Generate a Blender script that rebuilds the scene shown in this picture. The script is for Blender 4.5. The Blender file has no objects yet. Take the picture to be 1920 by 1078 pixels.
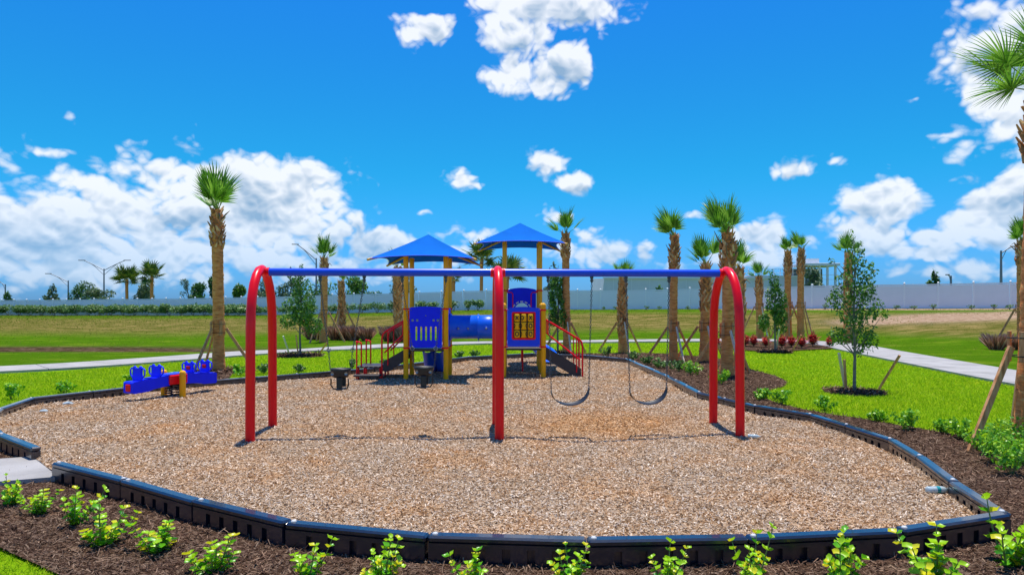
import bpy, math, random
import numpy as np
from mathutils import Vector, Matrix
from mathutils.geometry import delaunay_2d_cdt
random.seed(7); RNG = np.random.default_rng(11)
C = bpy.context.scene.collection
S = bpy.context.scene
R = math.radians

# ------------------------------------------------------------ camera, sky, sun, exposure
FPX, CAMZ, HZ = 1300.0, 1.93, 572.0
cam_d = bpy.data.cameras.new('camera'); cam = bpy.data.objects.new('camera', cam_d); C.objects.link(cam)
cam.location = (0, 0, CAMZ); cam.rotation_euler = (R(90), 0, 0)
cam_d.sensor_width = 36; cam_d.lens = FPX/1920*36; cam_d.shift_y = (HZ-539)/1920
cam_d.clip_start = .05; cam_d.clip_end = 12000
S.camera = cam
S.view_settings.view_transform = 'Standard'; S.view_settings.look = 'None'
S.view_settings.gamma = 1; S.view_settings.use_curve_mapping = False
S.view_settings.exposure = 0.98
SUN_EL = 79.0
sd = bpy.data.lights.new('sun', 'SUN'); sun = bpy.data.objects.new('sun', sd); C.objects.link(sun)
sd.energy = 2.8; sd.angle = R(.5); sd.color = (1, .94, .84)
sun.rotation_euler = (R(-(90-SUN_EL)), R(1.0), 0); sun.location = (0, 20, 40)

def az_el(px, py):
    dx = px-960
    return math.atan2(dx, FPX), math.atan2(HZ-py, math.hypot(FPX, dx))

def build_world():
    w = bpy.data.worlds.new('World'); S.world = w; w.use_nodes = True
    nt = w.node_tree; N = nt.nodes; L = nt.links; N.clear()
    def M(op, a, b=None, c=None, clamp=False):
        n = N.new('ShaderNodeMath'); n.operation = op; n.use_clamp = clamp
        for i, v in enumerate((a, b, c)):
            if v is None: continue
            if isinstance(v, (int, float)): n.inputs[i].default_value = v
            else: L.new(v, n.inputs[i])
        return n.outputs[0]
    def VM(op, a, b):
        n = N.new('ShaderNodeVectorMath'); n.operation = op
        for i, v in enumerate((a, b)):
            if isinstance(v, tuple): n.inputs[i].default_value = v
            elif v is not None: L.new(v, n.inputs[i])
        return n.outputs['Value'] if op == 'LENGTH' else n.outputs[0]
    def sstep(v, a, b, t0=0., t1=1.):
        n = N.new('ShaderNodeMapRange'); n.interpolation_type = 'SMOOTHSTEP'
        L.new(v, n.inputs[0]); n.inputs[1].default_value = a; n.inputs[2].default_value = b
        n.inputs[3].default_value = t0; n.inputs[4].default_value = t1
        return n.outputs[0]
    def noise(vec, scale, detail=6, rough=.6, dist=0.):
        n = N.new('ShaderNodeTexNoise'); n.inputs['Scale'].default_value = scale
        n.inputs['Detail'].default_value = detail; n.inputs['Roughness'].default_value = rough
        n.inputs['Distortion'].default_value = dist
        L.new(vec, n.inputs['Vector']); return n.outputs[0]
    def mixc(f, a, b, mode='MIX'):
        n = N.new('ShaderNodeMix'); n.data_type = 'RGBA'; n.blend_type = mode
        if isinstance(f, (int, float)): n.inputs[0].default_value = f
        else: L.new(f, n.inputs[0])
        for i, v in ((6, a), (7, b)):
            if isinstance(v, tuple): n.inputs[i].default_value = (*v, 1)
            else: L.new(v, n.inputs[i])
        return n.outputs[2]
    sky = N.new('ShaderNodeTexSky'); sky.sky_type = 'NISHITA'; sky.sun_disc = False
    sky.sun_elevation = R(SUN_EL); sky.sun_rotation = R(0); sky.altitude = 10
    sky.air_density = 1.0; sky.dust_density = .6; sky.ozone_density = 3
    tc = N.new('ShaderNodeTexCoord')
    sep = N.new('ShaderNodeSeparateXYZ'); L.new(tc.outputs['Generated'], sep.inputs[0])
    x, y, z = sep.outputs
    az = M('ARCTAN2', x, y); el = M('ARCSINE', z)
    # deep saturated blue high up, paler cyan towards the horizon
    hue = mixc(sstep(el, .16, .60), mixc(sstep(el, -.03, .20), (.17, .42, 1.0), (.05, .545, .80)), (.055, .475, 1.06))
    skyc = mixc(1.0, sky.outputs[0], hue, 'MULTIPLY')
    comb = N.new('ShaderNodeCombineXYZ'); L.new(az, comb.inputs[0]); L.new(el, comb.inputs[1])
    P = comb.outputs[0]
    # warp for ragged outlines
    wn = N.new('ShaderNodeTexNoise'); wn.inputs['Scale'].default_value = 16; wn.inputs['Detail'].default_value = 3
    L.new(P, wn.inputs['Vector'])
    wv = VM('MULTIPLY', VM('SUBTRACT', wn.outputs['Color'], (.5, .5, .5)), (.05, .03, 0))
    PW = VM('ADD', P, wv)
    # (px, py, rx, ry, weight)   cumulus masses
    blobs = [
     (450, 385, 180, 84, 1.1), (540, 390, 105, 80, 1.1), (345, 330, 150, 36, .85), (480, 322, 95, 40, .95), (610, 430, 80, 45, .8),
     (160, 350, 190, 38, .7), (60, 330, 90, 26, .5), (250, 380, 200, 50, .75),
     (110, 440, 150, 75, .95), (210, 410, 130, 55, .9), (60, 400, 90, 50, .85),
     (130, 500, 200, 50, .8), (330, 480, 190, 60, .85), (500, 480, 160, 55, .8), (20, 470, 90, 60, .8), (-150, 430, 200, 120, .9),
     (690, 450, 60, 38, .85), (740, 470, 70, 40, .75), (620, 500, 120, 45, .7), (880, 440, 120, 26, .6), (860, 490, 120, 34, .55),
     (90, 288, 100, 13, .55),
     (800, 55, 48, 32, .9), (752, 66, 22, 12, .5),
     (1000, 15, 110, 48, 1.0), (980, 70, 75, 42, .95), (1100, 12, 90, 34, .85), (1055, 125, 52, 44, .95), (955, 142, 50, 34, .95), (1002, 160, 28, 22, .8), (1125, 50, 30, 26, .6), (875, 14, 22, 12, .45),
     (870, 336, 34, 26, .9), (1035, 303, 48, 26, .95), (1072, 334, 52, 26, .9), (790, 396, 16, 10, .6),
     (1505, 316, 42, 18, .7), (1565, 308, 22, 9, .5), (1720, 190, 24, 12, .5), (1775, 252, 26, 10, .5),
     (1862, 112, 78, 66, 1.0), (1935, 60, 90, 55, .9), (1905, 200, 70, 55, .85), (1980, 170, 90, 110, .9),
     (1660, 385, 58, 48, 1.0), (1610, 425, 70, 30, .85), (1650, 445, 95, 30, .75), (1760, 446, 46, 18, .9), (1745, 472, 52, 18, .9), (1820, 462, 34, 12, .6),
     (1880, 385, 70, 50, .95), (1930, 400, 80, 60, .9), (1860, 430, 60, 26, .7), (1800, 505, 120, 24, .65), (1700, 512, 60, 16, .6),
     (1110, 440, 40, 28, .75), (1040, 405, 36, 22, .7), (1110, 480, 90, 36, .7), (1200, 470, 60, 40, .6), (1420, 440, 60, 36, .85), (1400, 480, 110, 38, .75), (1290, 405, 30, 12, .6), (1490, 455, 90, 28, .6), (1300, 500, 120, 24, .6),
     (960, 500, 140, 24, .55), (2350, 380, 230, 100, .9), (-480, 400, 220, 100, .8)]
    field = None; fup = None
    for (px, py, rx, ry, wt) in blobs:
        a, e = az_el(px, py); sx = FPX/rx*.95; sy = FPX/ry*1.02
        dv = VM('MULTIPLY', VM('SUBTRACT', PW, (a, e, 0)), (sx, sy, 0))
        f = M('MULTIPLY_ADD', VM('LENGTH', dv, None), -wt*.55, wt*.98)
        fu = M('MULTIPLY_ADD', VM('LENGTH', VM('ADD', dv, (0, .016*sy, 0)), None), -wt*.55, wt*.98)
        field = f if field is None else M('SMOOTH_MAX', field, f, .10)
        fup = fu if fup is None else M('MAXIMUM', fup, fu)
    # broken cumulus low round the horizon; out-of-view cover added for whiter fill light
    gen = noise(VM('MULTIPLY', P, (3.2, 9, 1)), 1.0, 5, .55)
    band = M('MULTIPLY', sstep(el, .30, .04), 1.0)
    gf = M('ADD', M('MULTIPLY', M('SUBTRACT', gen, .5), 2.6), M('MULTIPLY_ADD', band, .40, .12))
    # only let the generic clouds rise outside the described part of the sky
    gf = M('SUBTRACT', gf, sstep(M('MAXIMUM', M('MULTIPLY', el, 1.5), M('ABSOLUTE', az)), .95, .64, 0, .62))
    field = M('MAXIMUM', field, gf)
    def billow(vec):
        tot = None
        for sc, am in ((15, .52), (34, .28), (76, .15)):
            q = M('MULTIPLY', M('ABSOLUTE', M('SUBTRACT', noise(vec, sc, 0, .5), .5)), am*4.6)
            tot = q if tot is None else M('ADD', tot, q)
        return tot
    PS = VM('MULTIPLY', VM('ADD', P, VM('MULTIPLY', wv, (.5, .5, 0))), (1, 1.25, 1))
    v1 = billow(PS); n1 = noise(PS, 70, 4, .65); n2 = noise(PW, 9, 3, .5)
    dens = M('ADD', field, M('ADD', M('MULTIPLY', M('SUBTRACT', v1, .42), .46), M('ADD', M('MULTIPLY', M('SUBTRACT', n1, .5), .20), M('MULTIPLY', M('SUBTRACT', n2, .5), .45))))
    alpha = sstep(dens, .36, .64)
    v1b = billow(VM('ADD', PS, (.0015, .010, 0)))
    off2 = VM('ADD', PW, (.008, .04, 0))
    n2a = noise(PW, 12, 2, .5); n2b = noise(off2, 12, 2, .5)
    rel = M('ADD', M('MULTIPLY', M('SUBTRACT', v1, v1b), 1.2), M('ADD', M('MULTIPLY', M('SUBTRACT', n2a, n2b), 1.8), M('MULTIPLY', M('MINIMUM', M('MAXIMUM', M('SUBTRACT', field, fup), -.3), .3), 1.1)))
    thick = sstep(dens, .5, 1.25)
    lit = M('ADD', M('SUBTRACT', .88, M('MULTIPLY', thick, .54)), rel)
    lit = M('MINIMUM', M('MAXIMUM', lit, .0), 1.)
    cl = mixc(lit, (1.7, 2.6, 3.7), (5.5, 5.7, 6.0))
    # low clouds sink into the blue air
    cl = mixc(sstep(el, .16, .0, 0, .6), cl, mixc(.5, skyc, (2.0, 3.2, 4.6)))
    out = mixc(M('MULTIPLY', alpha, .93), skyc, cl)
    bg = N.new('ShaderNodeBackground'); bg.inputs[1].default_value = .090
    L.new(out, bg.inputs[0]); o = N.new('ShaderNodeOutputWorld'); L.new(bg.outputs[0], o.inputs[0])
    try: w.cycles.sampling_method = 'MANUAL'; w.cycles.sample_map_resolution = 512
    except Exception: pass
build_world()

# ------------------------------------------------------------ helpers
def gp(px, py, z=0.):                      # where a sight line meets the level z
    Y = FPX*(CAMZ-z)/(py-HZ); return ((px-960)*Y/FPX, Y)
def tag(o, label=None, cat=None, group=None, kind=None):
    if label: o['label'] = label
    if cat: o['category'] = cat
    if group: o['group'] = group
    if kind: o['kind'] = kind
    return o
def empty(name, loc, label, cat, group=None, rz=0):
    o = bpy.data.objects.new(name, None); C.objects.link(o); o.location = loc; o.rotation_euler = (0, 0, rz)
    o.empty_display_size = .2
    return tag(o, label, cat, group)
def link(name, me, m=None, parent=None, loc=None):
    o = bpy.data.objects.new(name, me); C.objects.link(o)
    if m and not me.materials: me.materials.append(m)
    if parent: o.parent = parent
    if loc: o.location = loc
    return o
def copy_tree(o, parent=None):
    c = o.copy(); C.objects.link(c); c.parent = parent
    for ch in o.children: copy_tree(ch, c)
    return c
def np_mesh(name, V, F, mat=None, smooth=False):     # V (n,3), F (m,k) constant k
    V = np.asarray(V, dtype=np.float32); F = np.asarray(F, dtype=np.int32)
    me = bpy.data.meshes.new(name); k = F.shape[1]
    me.vertices.add(len(V)); me.vertices.foreach_set('co', V.ravel())
    me.loops.add(F.size); me.loops.foreach_set('vertex_index', F.ravel())
    me.polygons.add(len(F)); me.polygons.foreach_set('loop_start', np.arange(0, F.size, k, dtype=np.int32))
    me.polygons.foreach_set('loop_total', np.full(len(F), k, dtype=np.int32))
    if smooth: me.polygons.foreach_set('use_smooth', np.ones(len(F), dtype=bool))
    me.update(calc_edges=True)
    if mat: me.materials.append(mat)
    return me

class MB:
    def __init__(s): s.v = []; s.f = []; s.sm = []
    def add(s, V, F, sm=False):
        b = len(s.v); s.v += [tuple(p) for p in V]; s.f += [tuple(i+b for i in f) for f in F]; s.sm += [sm]*len(F); return s
    def box(s, c, d, rot=None, bev=0):
        hx, hy, hz = d[0]/2, d[1]/2, d[2]/2
        if bev:
            b = min(bev, hx*.9, hy*.9, hz*.9); V = []
            for sx in (-1, 1):
                for sy in (-1, 1):
                    for sz in (-1, 1):
                        V += [(sx*hx, sy*(hy-b), sz*(hz-b)), (sx*(hx-b), sy*hy, sz*(hz-b)), (sx*(hx-b), sy*(hy-b), sz*hz)]
            def i(a, b_, c_, k): return ((a*2+b_)*2+c_)*3+k
            F = []
            for a in (0, 1):
                F.append([i(a, 0, 0, 0), i(a, 1, 0, 0), i(a, 1, 1, 0), i(a, 0, 1, 0)])
                F.append([i(0, a, 0, 1), i(1, a, 0, 1), i(1, a, 1, 1), i(0, a, 1, 1)])
                F.append([i(0, 0, a, 2), i(1, 0, a, 2), i(1, 1, a, 2), i(0, 1, a, 2)])
            for a in (0, 1):
                for c_ in (0, 1):
                    F.append([i(a, c_, 0, 0), i(a, c_, 1, 0), i(a, c_, 1, 1), i(a, c_, 0, 1)])
                    F.append([i(a, 0, c_, 0), i(a, 1, c_, 0), i(a, 1, c_, 2), i(a, 0, c_, 2)])
                    F.append([i(0, a, c_, 1), i(1, a, c_, 1), i(1, a, c_, 2), i(0, a, c_, 2)])
            for a in (0, 1):
                for b_ in (0, 1):
                    for c_ in (0, 1): F.append([i(a, b_, c_, 0), i(a, b_, c_, 1), i(a, b_, c_, 2)])
            # orient outward
            FF = []
            for f in F:
                p = [Vector(V[k]) for k in f]; n = (p[1]-p[0]).cross(p[2]-p[0]); m = sum(p, Vector())/len(p)
                FF.append(f if n.dot(m) > 0 else f[::-1])
            F = FF
        else:
            V = [(sx*hx, sy*hy, sz*hz) for sx in (-1, 1) for sy in (-1, 1) for sz in (-1, 1)]
            F = [(0, 1, 3, 2), (4, 6, 7, 5), (0, 4, 5, 1), (2, 3, 7, 6), (0, 2, 6, 4), (1, 5, 7, 3)]
        if rot is not None: V = [rot @ Vector(p) for p in V]
        return s.add([(p[0]+c[0], p[1]+c[1], p[2]+c[2]) for p in V], F)
    def bar(s, a, b, w, h, up=Vector((0, 0, 1)), bev=0):       # board from a to b
        a = Vector(a); b = Vector(b); d = b-a; L_ = d.length; d.normalize()
        x = d; y = Vector(up).cross(x)
        if y.length < 1e-4: y = Vector((0, 1, 0))
        y.normalize(); zz = x.cross(y)
        return s.box((a+b)/2, (L_, w, h), Matrix((x, y, zz)).transposed(), bev)
    def tube(s, pts, r, n=12, cap=True, closed=False):
        pts = [Vector(p) for p in pts]; m = len(pts); rr = r if isinstance(r, (list, tuple)) else [r]*m
        V = []; ref = None
        for i, p in enumerate(pts):
            if closed: t = pts[(i+1) % m]-pts[i-1]
            else: t = (pts[min(i+1, m-1)]-pts[max(i-1, 0)])
            t.normalize()
            if ref is None:
                ref = Vector((0, 0, 1)) if abs(t.z) < .9 else Vector((1, 0, 0))
            u = ref-t*ref.dot(t); u.normalize(); ref = u; w = t.cross(u)
            for k in range(n):
                a = 2*math.pi*k/n; V.append(p+(u*math.cos(a)+w*math.sin(a))*rr[i])
        F = []
        for i in range(m if closed else m-1):
            j = (i+1) % m
            for k in range(n):
                k2 = (k+1) % n; F.append((i*n+k, i*n+k2, j*n+k2, j*n+k))
        s.add(V, F, True)
        if cap and not closed:
            s.add(V[:n], [tuple(range(n))[::-1]]); s.add(V[-n:], [tuple(range(n))])
        return s
    def lathe(s, prof, c=(0, 0, 0), n=16, axis='z'):           # prof [(r,z)]
        V = []; m = len(prof)
        for (r, z) in prof:
            for k in range(n):
                a = 2*math.pi*k/n; p = (r*math.cos(a), r*math.sin(a), z)
                if axis == 'y': p = (p[0], p[2], p[1])
                if axis == 'x': p = (p[2], p[0], p[1])
                V.append((p[0]+c[0], p[1]+c[1], p[2]+c[2]))
        F = [(i*n+k, i*n+(k+1) % n, (i+1)*n+(k+1) % n, (i+1)*n+k) for i in range(m-1) for k in range(n)]
        if axis == 'y': F = [f[::-1] for f in F]
        return s.add(V, F, True)
    def prism(s, outline, y0, y1, holes=()):                   # outline in (x,z), extruded along y
        pts = list(outline); loops = [len(outline)]
        for h in holes: pts += list(h); loops.append(len(h))
        edges = []; b = 0
        for n in loops: edges += [(b+i, b+(i+1) % n) for i in range(n)]; b += n
        r = delaunay_2d_cdt([Vector(p) for p in pts], edges, [], 0, 1e-6)
        vs, fs = r[0], r[2]
        def inpoly(p, poly):
            c = False; n = len(poly)
            for i in range(n):
                x1, y1_ = poly[i]; x2, y2 = poly[(i+1) % n]
                if (y1_ > p[1]) != (y2 > p[1]) and p[0] < (x2-x1)*(p[1]-y1_)/(y2-y1_)+x1: c = not c
            return c
        keep = []
        for f in fs:
            m = (sum(vs[i][0] for i in f)/len(f), sum(vs[i][1] for i in f)/len(f))
            if inpoly(m, outline) and not any(inpoly(m, h) for h in holes): keep.append(f)
        s.add([(v[0], y0, v[1]) for v in vs], keep)
        s.add([(v[0], y1, v[1]) for v in vs], [f[::-1] for f in keep])
        for lp in [outline]+list(holes):
            n = len(lp); V = [(p[0], y0, p[1]) for p in lp]+[(p[0], y1, p[1]) for p in lp]
            s.add(V, [(i, (i+1) % n, n+(i+1) % n, n+i) for i in range(n)])
        return s
    def mesh(s, name, m=None):
        me = bpy.data.meshes.new(name); me.from_pydata(s.v, [], s.f)
        me.polygons.foreach_set('use_smooth', s.sm); me.update()
        if m: me.materials.append(m)
        return me
    def build(s, name, m, parent=None, loc=None): return link(name, s.mesh(name, m), None, parent, loc)

# ------------------------------------------------------------ materials
def nodes(m): return m.node_tree.nodes, m.node_tree.links
def mat(name, col, rough=.5, metal=0., var=.0, scale=8., col2=None, bump=0., bscale=40., coat=0., spec=.5, sheen=0, coord='Object', stretch=(1, 1, 1), island=False, trans=0., detail=5):
    m = bpy.data.materials.new(name); m.use_nodes = True; N, L = nodes(m)
    p = N['Principled BSDF']; p.inputs['Roughness'].default_value = rough; p.inputs['Metallic'].default_value = metal
    p.inputs['Specular IOR Level'].default_value = spec; p.inputs['Coat Weight'].default_value = coat
    p.inputs['Base Color'].default_value = (*col, 1)
    tc = N.new('ShaderNodeTexCoord'); mp = N.new('ShaderNodeMapping'); mp.inputs['Scale'].default_value = stretch
    L.new(tc.outputs[coord], mp.inputs[0])
    src = None
    if island:
        g = N.new('ShaderNodeNewGeometry'); src = g.outputs['Random Per Island']
    elif var or col2:
        n = N.new('ShaderNodeTexNoise'); n.inputs['Scale'].default_value = scale; n.inputs['Detail'].default_value = detail; n.inputs['Roughness'].default_value = .6
        L.new(mp.outputs[0], n.inputs['Vector']); mr = N.new('ShaderNodeMapRange'); L.new(n.outputs[0], mr.inputs[0])
        mr.inputs[1].default_value = .3; mr.inputs[2].default_value = .7; src = mr.outputs[0]
    if src is not None:
        cr = N.new('ShaderNodeValToRGB'); L.new(src, cr.inputs[0]); e = cr.color_ramp.elements
        cols = col2 if isinstance(col2, list) else ([col, col2] if col2 else [tuple(c*(1-var) for c in col), tuple(min(1, c*(1+var)) for c in col)])
        e[0].color = (*cols[0], 1); e[1].color = (*cols[-1], 1)
        for i, c in enumerate(cols[1:-1]):
            q = e.new((i+1)/(len(cols)-1)); q.color = (*c, 1)
        L.new(cr.outputs[0], p.inputs['Base Color'])
        colout = cr.outputs[0]
    if bump:
        b = N.new('ShaderNodeTexNoise'); b.inputs['Scale'].default_value = bscale; b.inputs['Detail'].default_value = 4
        L.new(mp.outputs[0], b.inputs['Vector']); bn = N.new('ShaderNodeBump'); bn.inputs['Strength'].default_value = bump; bn.inputs['Distance'].default_value = .02
        L.new(b.outputs[0], bn.inputs['Height']); L.new(bn.outputs[0], p.inputs['Normal'])
    if trans:
        t = N.new('ShaderNodeBsdfTranslucent'); mx = N.new('ShaderNodeMixShader'); mx.inputs[0].default_value = trans
        if src is not None: L.new(colout, t.inputs[0])
        else: t.inputs[0].default_value = (*col, 1)
        L.new(p.outputs[0], mx.inputs[1]); L.new(t.outputs[0], mx.inputs[2]); L.new(mx.outputs[0], N['Material Output'].inputs[0])
    return m

RED = mat('red_powdercoat', (.95, .001, .010), .3, var=.03, scale=5, spec=.3, coat=.08, bump=.02, bscale=200)
RED2 = mat('red_rail_paint', (.93, .003, .012), .38, spec=.3, var=.08, scale=6)
BLUEBEAM = mat('blue_powdercoat', (.006, .075, .80), .3, var=.05, scale=4, spec=.35, coat=.1)
BLUEPL = mat('blue_plastic', (.003, .02, .95), .42, spec=.25, var=.07, scale=5, bump=.03, bscale=120)
BLUETUBE = mat('blue_tunnel_plastic', (.006, .13, .85), .34, spec=.35, var=.06, scale=5)
BLUEDK = mat('deep_blue_slide_plastic', (.006, .09, .85), .4, spec=.35, var=.08, scale=5)
BLUEFR = mat('mid_blue_panel', (.008, .06, .85), .42, spec=.3, var=.06)
FABRIC = mat('blue_shade_fabric', (.003, .17, .66), .9, spec=.1, var=.07, scale=3, bump=.12, bscale=260, trans=.18)
YEL = mat('yellow_powdercoat', (1.0, .45, .004), .45, spec=.15, var=.05, scale=5, coat=.3)
YELDK = mat('ochre_arm_paint', (.62, .36, .05), .45, var=.15, scale=8)
BLK = mat('black_rubber', (.012, .014, .018), .45, var=.3, scale=20, bump=.1, bscale=150)
DECK = mat('dark_brown_coated_steel', (.035, .028, .028), .5, var=.2, scale=12)
BORD = mat('black_border_plastic', (.003, .010, .024), .30, var=.3, scale=3, bump=.04, bscale=60, spec=.9, coat=.6)
STEEL = mat('galvanised_steel', (.30, .31, .33), .38, .85, var=.3, scale=30)
CHAIN = mat('weathered_chain', (.10, .10, .11), .45, .6, var=.4, scale=60)
PIN = mat('pale_pin_cap', (.55, .56, .56), .5)
CONC = mat('pale_concrete', (.56, .53, .50), .85, col2=[(.26, .245, .225), (.36, .34, .315), (.42, .40, .375)], scale=1.1, bump=.3, bscale=60)
FENCE = mat('white_vinyl', (.88, .88, .92), .55, var=.04, scale=.6)
FENCEP = mat('white_vinyl_post', (.94, .94, .95), .5)
TRUNK = mat('palm_trunk', (.2, .1, .04), .9, col2=[(.48, .14, .035), (.90, .31, .075), (.98, .50, .16)], scale=5, stretch=(1, 1, 4.5), bump=.9, bscale=28)
BOOT = mat('palm_boot', (.2, .1, .05), .9, col2=[(.26, .10, .038), (.64, .29, .10), (.90, .56, .27)], island=True)
FROND = mat('palm_frond', (.1, .2, .02), .45, col2=[(.05, .16, .014), (.13, .34, .02), (.30, .52, .07)], island=True, trans=.35)
FRONDDK = mat('far_palm_frond', (.05, .1, .02), .5, col2=[(.035, .09, .012), (.09, .19, .018), (.26, .27, .04)], island=True, trans=.2)
PETI = mat('palm_petiole', (.18, .28, .05), .5, var=.3, scale=6)
DRYF = mat('dry_frond', (.25, .16, .08), .9, var=.3)
WOOD = mat('weathered_stake_wood', (.24, .145, .07), .85, col2=[(.38, .15, .05), (.70, .32, .12), (.82, .48, .22)], scale=4, stretch=(6, 6, 1), bump=.4, bscale=40)
WOODG = mat('grey_board_wood', (.85, .58, .40), .85, var=.3, scale=5, stretch=(6, 6, 1), bump=.4)
WHITEW = mat('white_stake', (.68, .66, .6), .7, var=.12)
STRAP = mat('dark_strap', (.03, .025, .02), .7)
BARK = mat('young_tree_bark', (.2, .18, .15), .9, var=.4, scale=12, bump=.6, bscale=50)
LEAF = mat('oak_leaves', (.05, .14, .02), .5, col2=[(.03, .10, .014), (.085, .22, .022), (.20, .40, .04)], island=True, trans=.3)
LEAFDK = mat('dark_tree_leaves', (.03, .08, .015), .6, col2=[(.02, .075, .014), (.045, .15, .02), (.10, .24, .03)], island=True, trans=.2)
LEAFPALE = mat('greygreen_leaves', (.08, .12, .06), .6, col2=[(.06, .11, .05), (.12, .20, .08), (.22, .30, .14)], island=True, trans=.2)
LEAFHDG = mat('hedge_leaves', (.05, .11, .02), .5, col2=[(.045, .12, .02), (.11, .25, .04), (.25, .40, .09)], island=True, trans=.25)
LIME = [mat('fresh_leaf_'+n, c, .34, var=.2, scale=9, trans=.38) for n, c in (('green', (.14, .50, .012)), ('lime', (.42, .74, .014)), ('yellow', (.80, .76, .02)), ('deep', (.05, .28, .016)))]
LIMEMIX = mat('fresh_leaves_mixed', (.2, .45, .02), .4, col2=[(.07, .30, .015), (.20, .50, .015), (.50, .74, .02)], island=True, trans=.35)
STEM = mat('soft_green_stem', (.16, .22, .05), .6, var=.2)
STRAW = mat('dry_ornamental_grass', (.3, .16, .08), .9, col2=[(.22, .10, .06), (.42, .22, .14), (.66, .45, .30)], island=True, trans=.2)
REDLEAF = mat('red_ti_leaves', (.4, .03, .03), .5, col2=[(.18, .02, .02), (.55, .03, .04), (.72, .13, .10), (.14, .26, .04)], island=True, trans=.3)
CHIP = mat('wood_chip', (.4, .3, .2), .85, col2=[(.12, .065, .035), (.38, .245, .14), (.57, .40, .25), (.48, .40, .33), (.92, .76, .58)], island=True, spec=.0)
MULCH = mat('mulch_shreds', (.1, .06, .04), .9, col2=[(.030, .017, .013), (.075, .044, .032), (.13, .083, .06), (.32, .22, .15)], island=True, spec=.0)
GRASS = mat('lawn_blades', (.15, .36, .01), .55, col2=[(.17, .34, .006), (.34, .54, .008), (.60, .72, .03)], island=True, trans=.4, spec=.08)
GALV = mat('lamp_post_grey', (.25, .26, .28), .5, .5)
BUILD = mat('pale_grey_wall', (.70, .71, .74), .8, var=.06, scale=.3)
BUILD2 = mat('light_grey_trim', (.78, .79, .82), .7)
GLASSD = mat('dark_opening', (.10, .14, .18), .3)
PET = mat('clear_bottle', (.62, .74, .76), .12, trans=.3, spec=.8)
LABELT = mat('teal_bottle_wrap', (.02, .30, .33), .4)
TILE = mat('yellow_tile_plastic', (1.0, .50, .008), .5, spec=.2, var=.04)
INK = mat('black_marking', (.01, .01, .01), .6)
SILV = mat('white_print', (.7, .72, .78), .5)
GREYB = mat('clear_grey_dome', (.22, .28, .38), .12, spec=.8)

# ------------------------------------------------------------ ground shape
FP = [(-420, 27, 20), (0, 29, 18), (280, 32, 18.5), (560, 36, 17), (740, 36.5, 12), (880, 37, 8), (1200, 37.2, 6.5), (1380, 40.5, 5.5), (1560, 45, 5.2), (1800, 48.5, 5), (2000, 52, 5), (2500, 60, 5)]
HF = 2.1
fpx = np.array([p[0] for p in FP], float); fY = HF*FPX/np.array([p[1] for p in FP]); fZ = CAMZ-np.array([p[2] for p in FP])*fY/FPX
ySt = np.interp(fpx, [-420, 0, 300, 560, 960, 1560, 1800, 2500], [33, 34, 34, 38, 41, 41, 33, 24])
def terrain(X, Y):
    X = np.asarray(X, float); Y = np.asarray(Y, float); Ys = np.maximum(Y, 8.)
    px = np.clip(960+FPX*X/Ys, -420, 2500)
    yf = np.interp(px, fpx, fY); zf = np.interp(px, fpx, fZ); y0 = np.interp(px, fpx, ySt)
    t = np.clip((Y-y0)/(yf-y0), 0, 1); s = t*t*(3-2*t)*.45+t*.55
    z = zf*s
    fall = np.clip((Y-yf-4)/60, 0, 1); z = z*(1-fall)+.1*fall
    z = z+.03*np.sin(X*.31+1.3)*np.sin(Y*.27)*np.clip((np.hypot(X, Y-14)-16)/8, 0, 1)
    sw = np.exp(-((X+24)/11)**2-((Y-31.5)/1.3)**2); z = z-.28*sw
    return z-.06-.22*deep(X, Y)
BORD_PX = [(106, 865), (235, 897), (370, 935), (540, 975), (803, 1000), (1100, 1008), (1400, 1003), (1686, 990), (1884, 960), (1790, 901), (1727, 854), (1673, 822), (1591, 796), (1524, 776.5), (1419, 759.5), (1312, 735), (1250, 703), (1176, 672), (1100, 665), (1000, 662), (880, 668), (700, 689), (480, 706), (270, 722), (60, 745), (0, 765), (-30, 786), (0, 812), (68, 838)]
BT = .17
border_line = [gp(x, y, BT) for x, y in BORD_PX]
def pip(X, Y, poly):
    X = np.asarray(X); Y = np.asarray(Y); c = np.zeros(X.shape, bool); n = len(poly)
    for i in range(n):
        x1, y1 = poly[i]; x2, y2 = poly[(i+1) % n]
        if y1 == y2: continue
        cond = ((y1 > Y) != (y2 > Y)) & (X < (x2-x1)*(Y-y1)/(y2-y1)+x1); c ^= cond
    return c
def sines(X, Y, fr, seed):
    r = np.random.default_rng(seed); z = 0
    for _ in range(9):
        a = r.uniform(0, 6.28); k = fr*r.uniform(.6, 1.7); z = z+np.sin((X*math.cos(a)+Y*math.sin(a))*k+r.uniform(0, 6.28))
    return z/9
def deep(X, Y):
    return np.clip((np.minimum.reduce([np.asarray(X)+3.8, 3.4-np.asarray(X), (np.asarray(Y)-8.0)*1.0, 19-np.asarray(Y)]))/1., 0, 1)
def chip_z(X, Y):
    z = .03+.014*sines(X, Y, 9, 1)+.045*sines(X, Y, 2.2, 2)
    z = z-.10*np.exp(-((X-.85)/.9)**2-((Y-10.3)/.8)**2)-.08*np.exp(-((X-2.2)/.7)**2-((Y-10.7)/.8)**2)
    return z-.05*np.exp(-((X+2.7)/.6)**2-((Y-10.3)/.5)**2)-.05*np.exp(-((X+1.5)/.6)**2-((Y-10.3)/.5)**2)+.0
def bed_z(X, Y): return -.035-.2*deep(X, Y)+.022*sines(X, Y, 4.5, 3)+.012*sines(X, Y, 17, 4)
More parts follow.
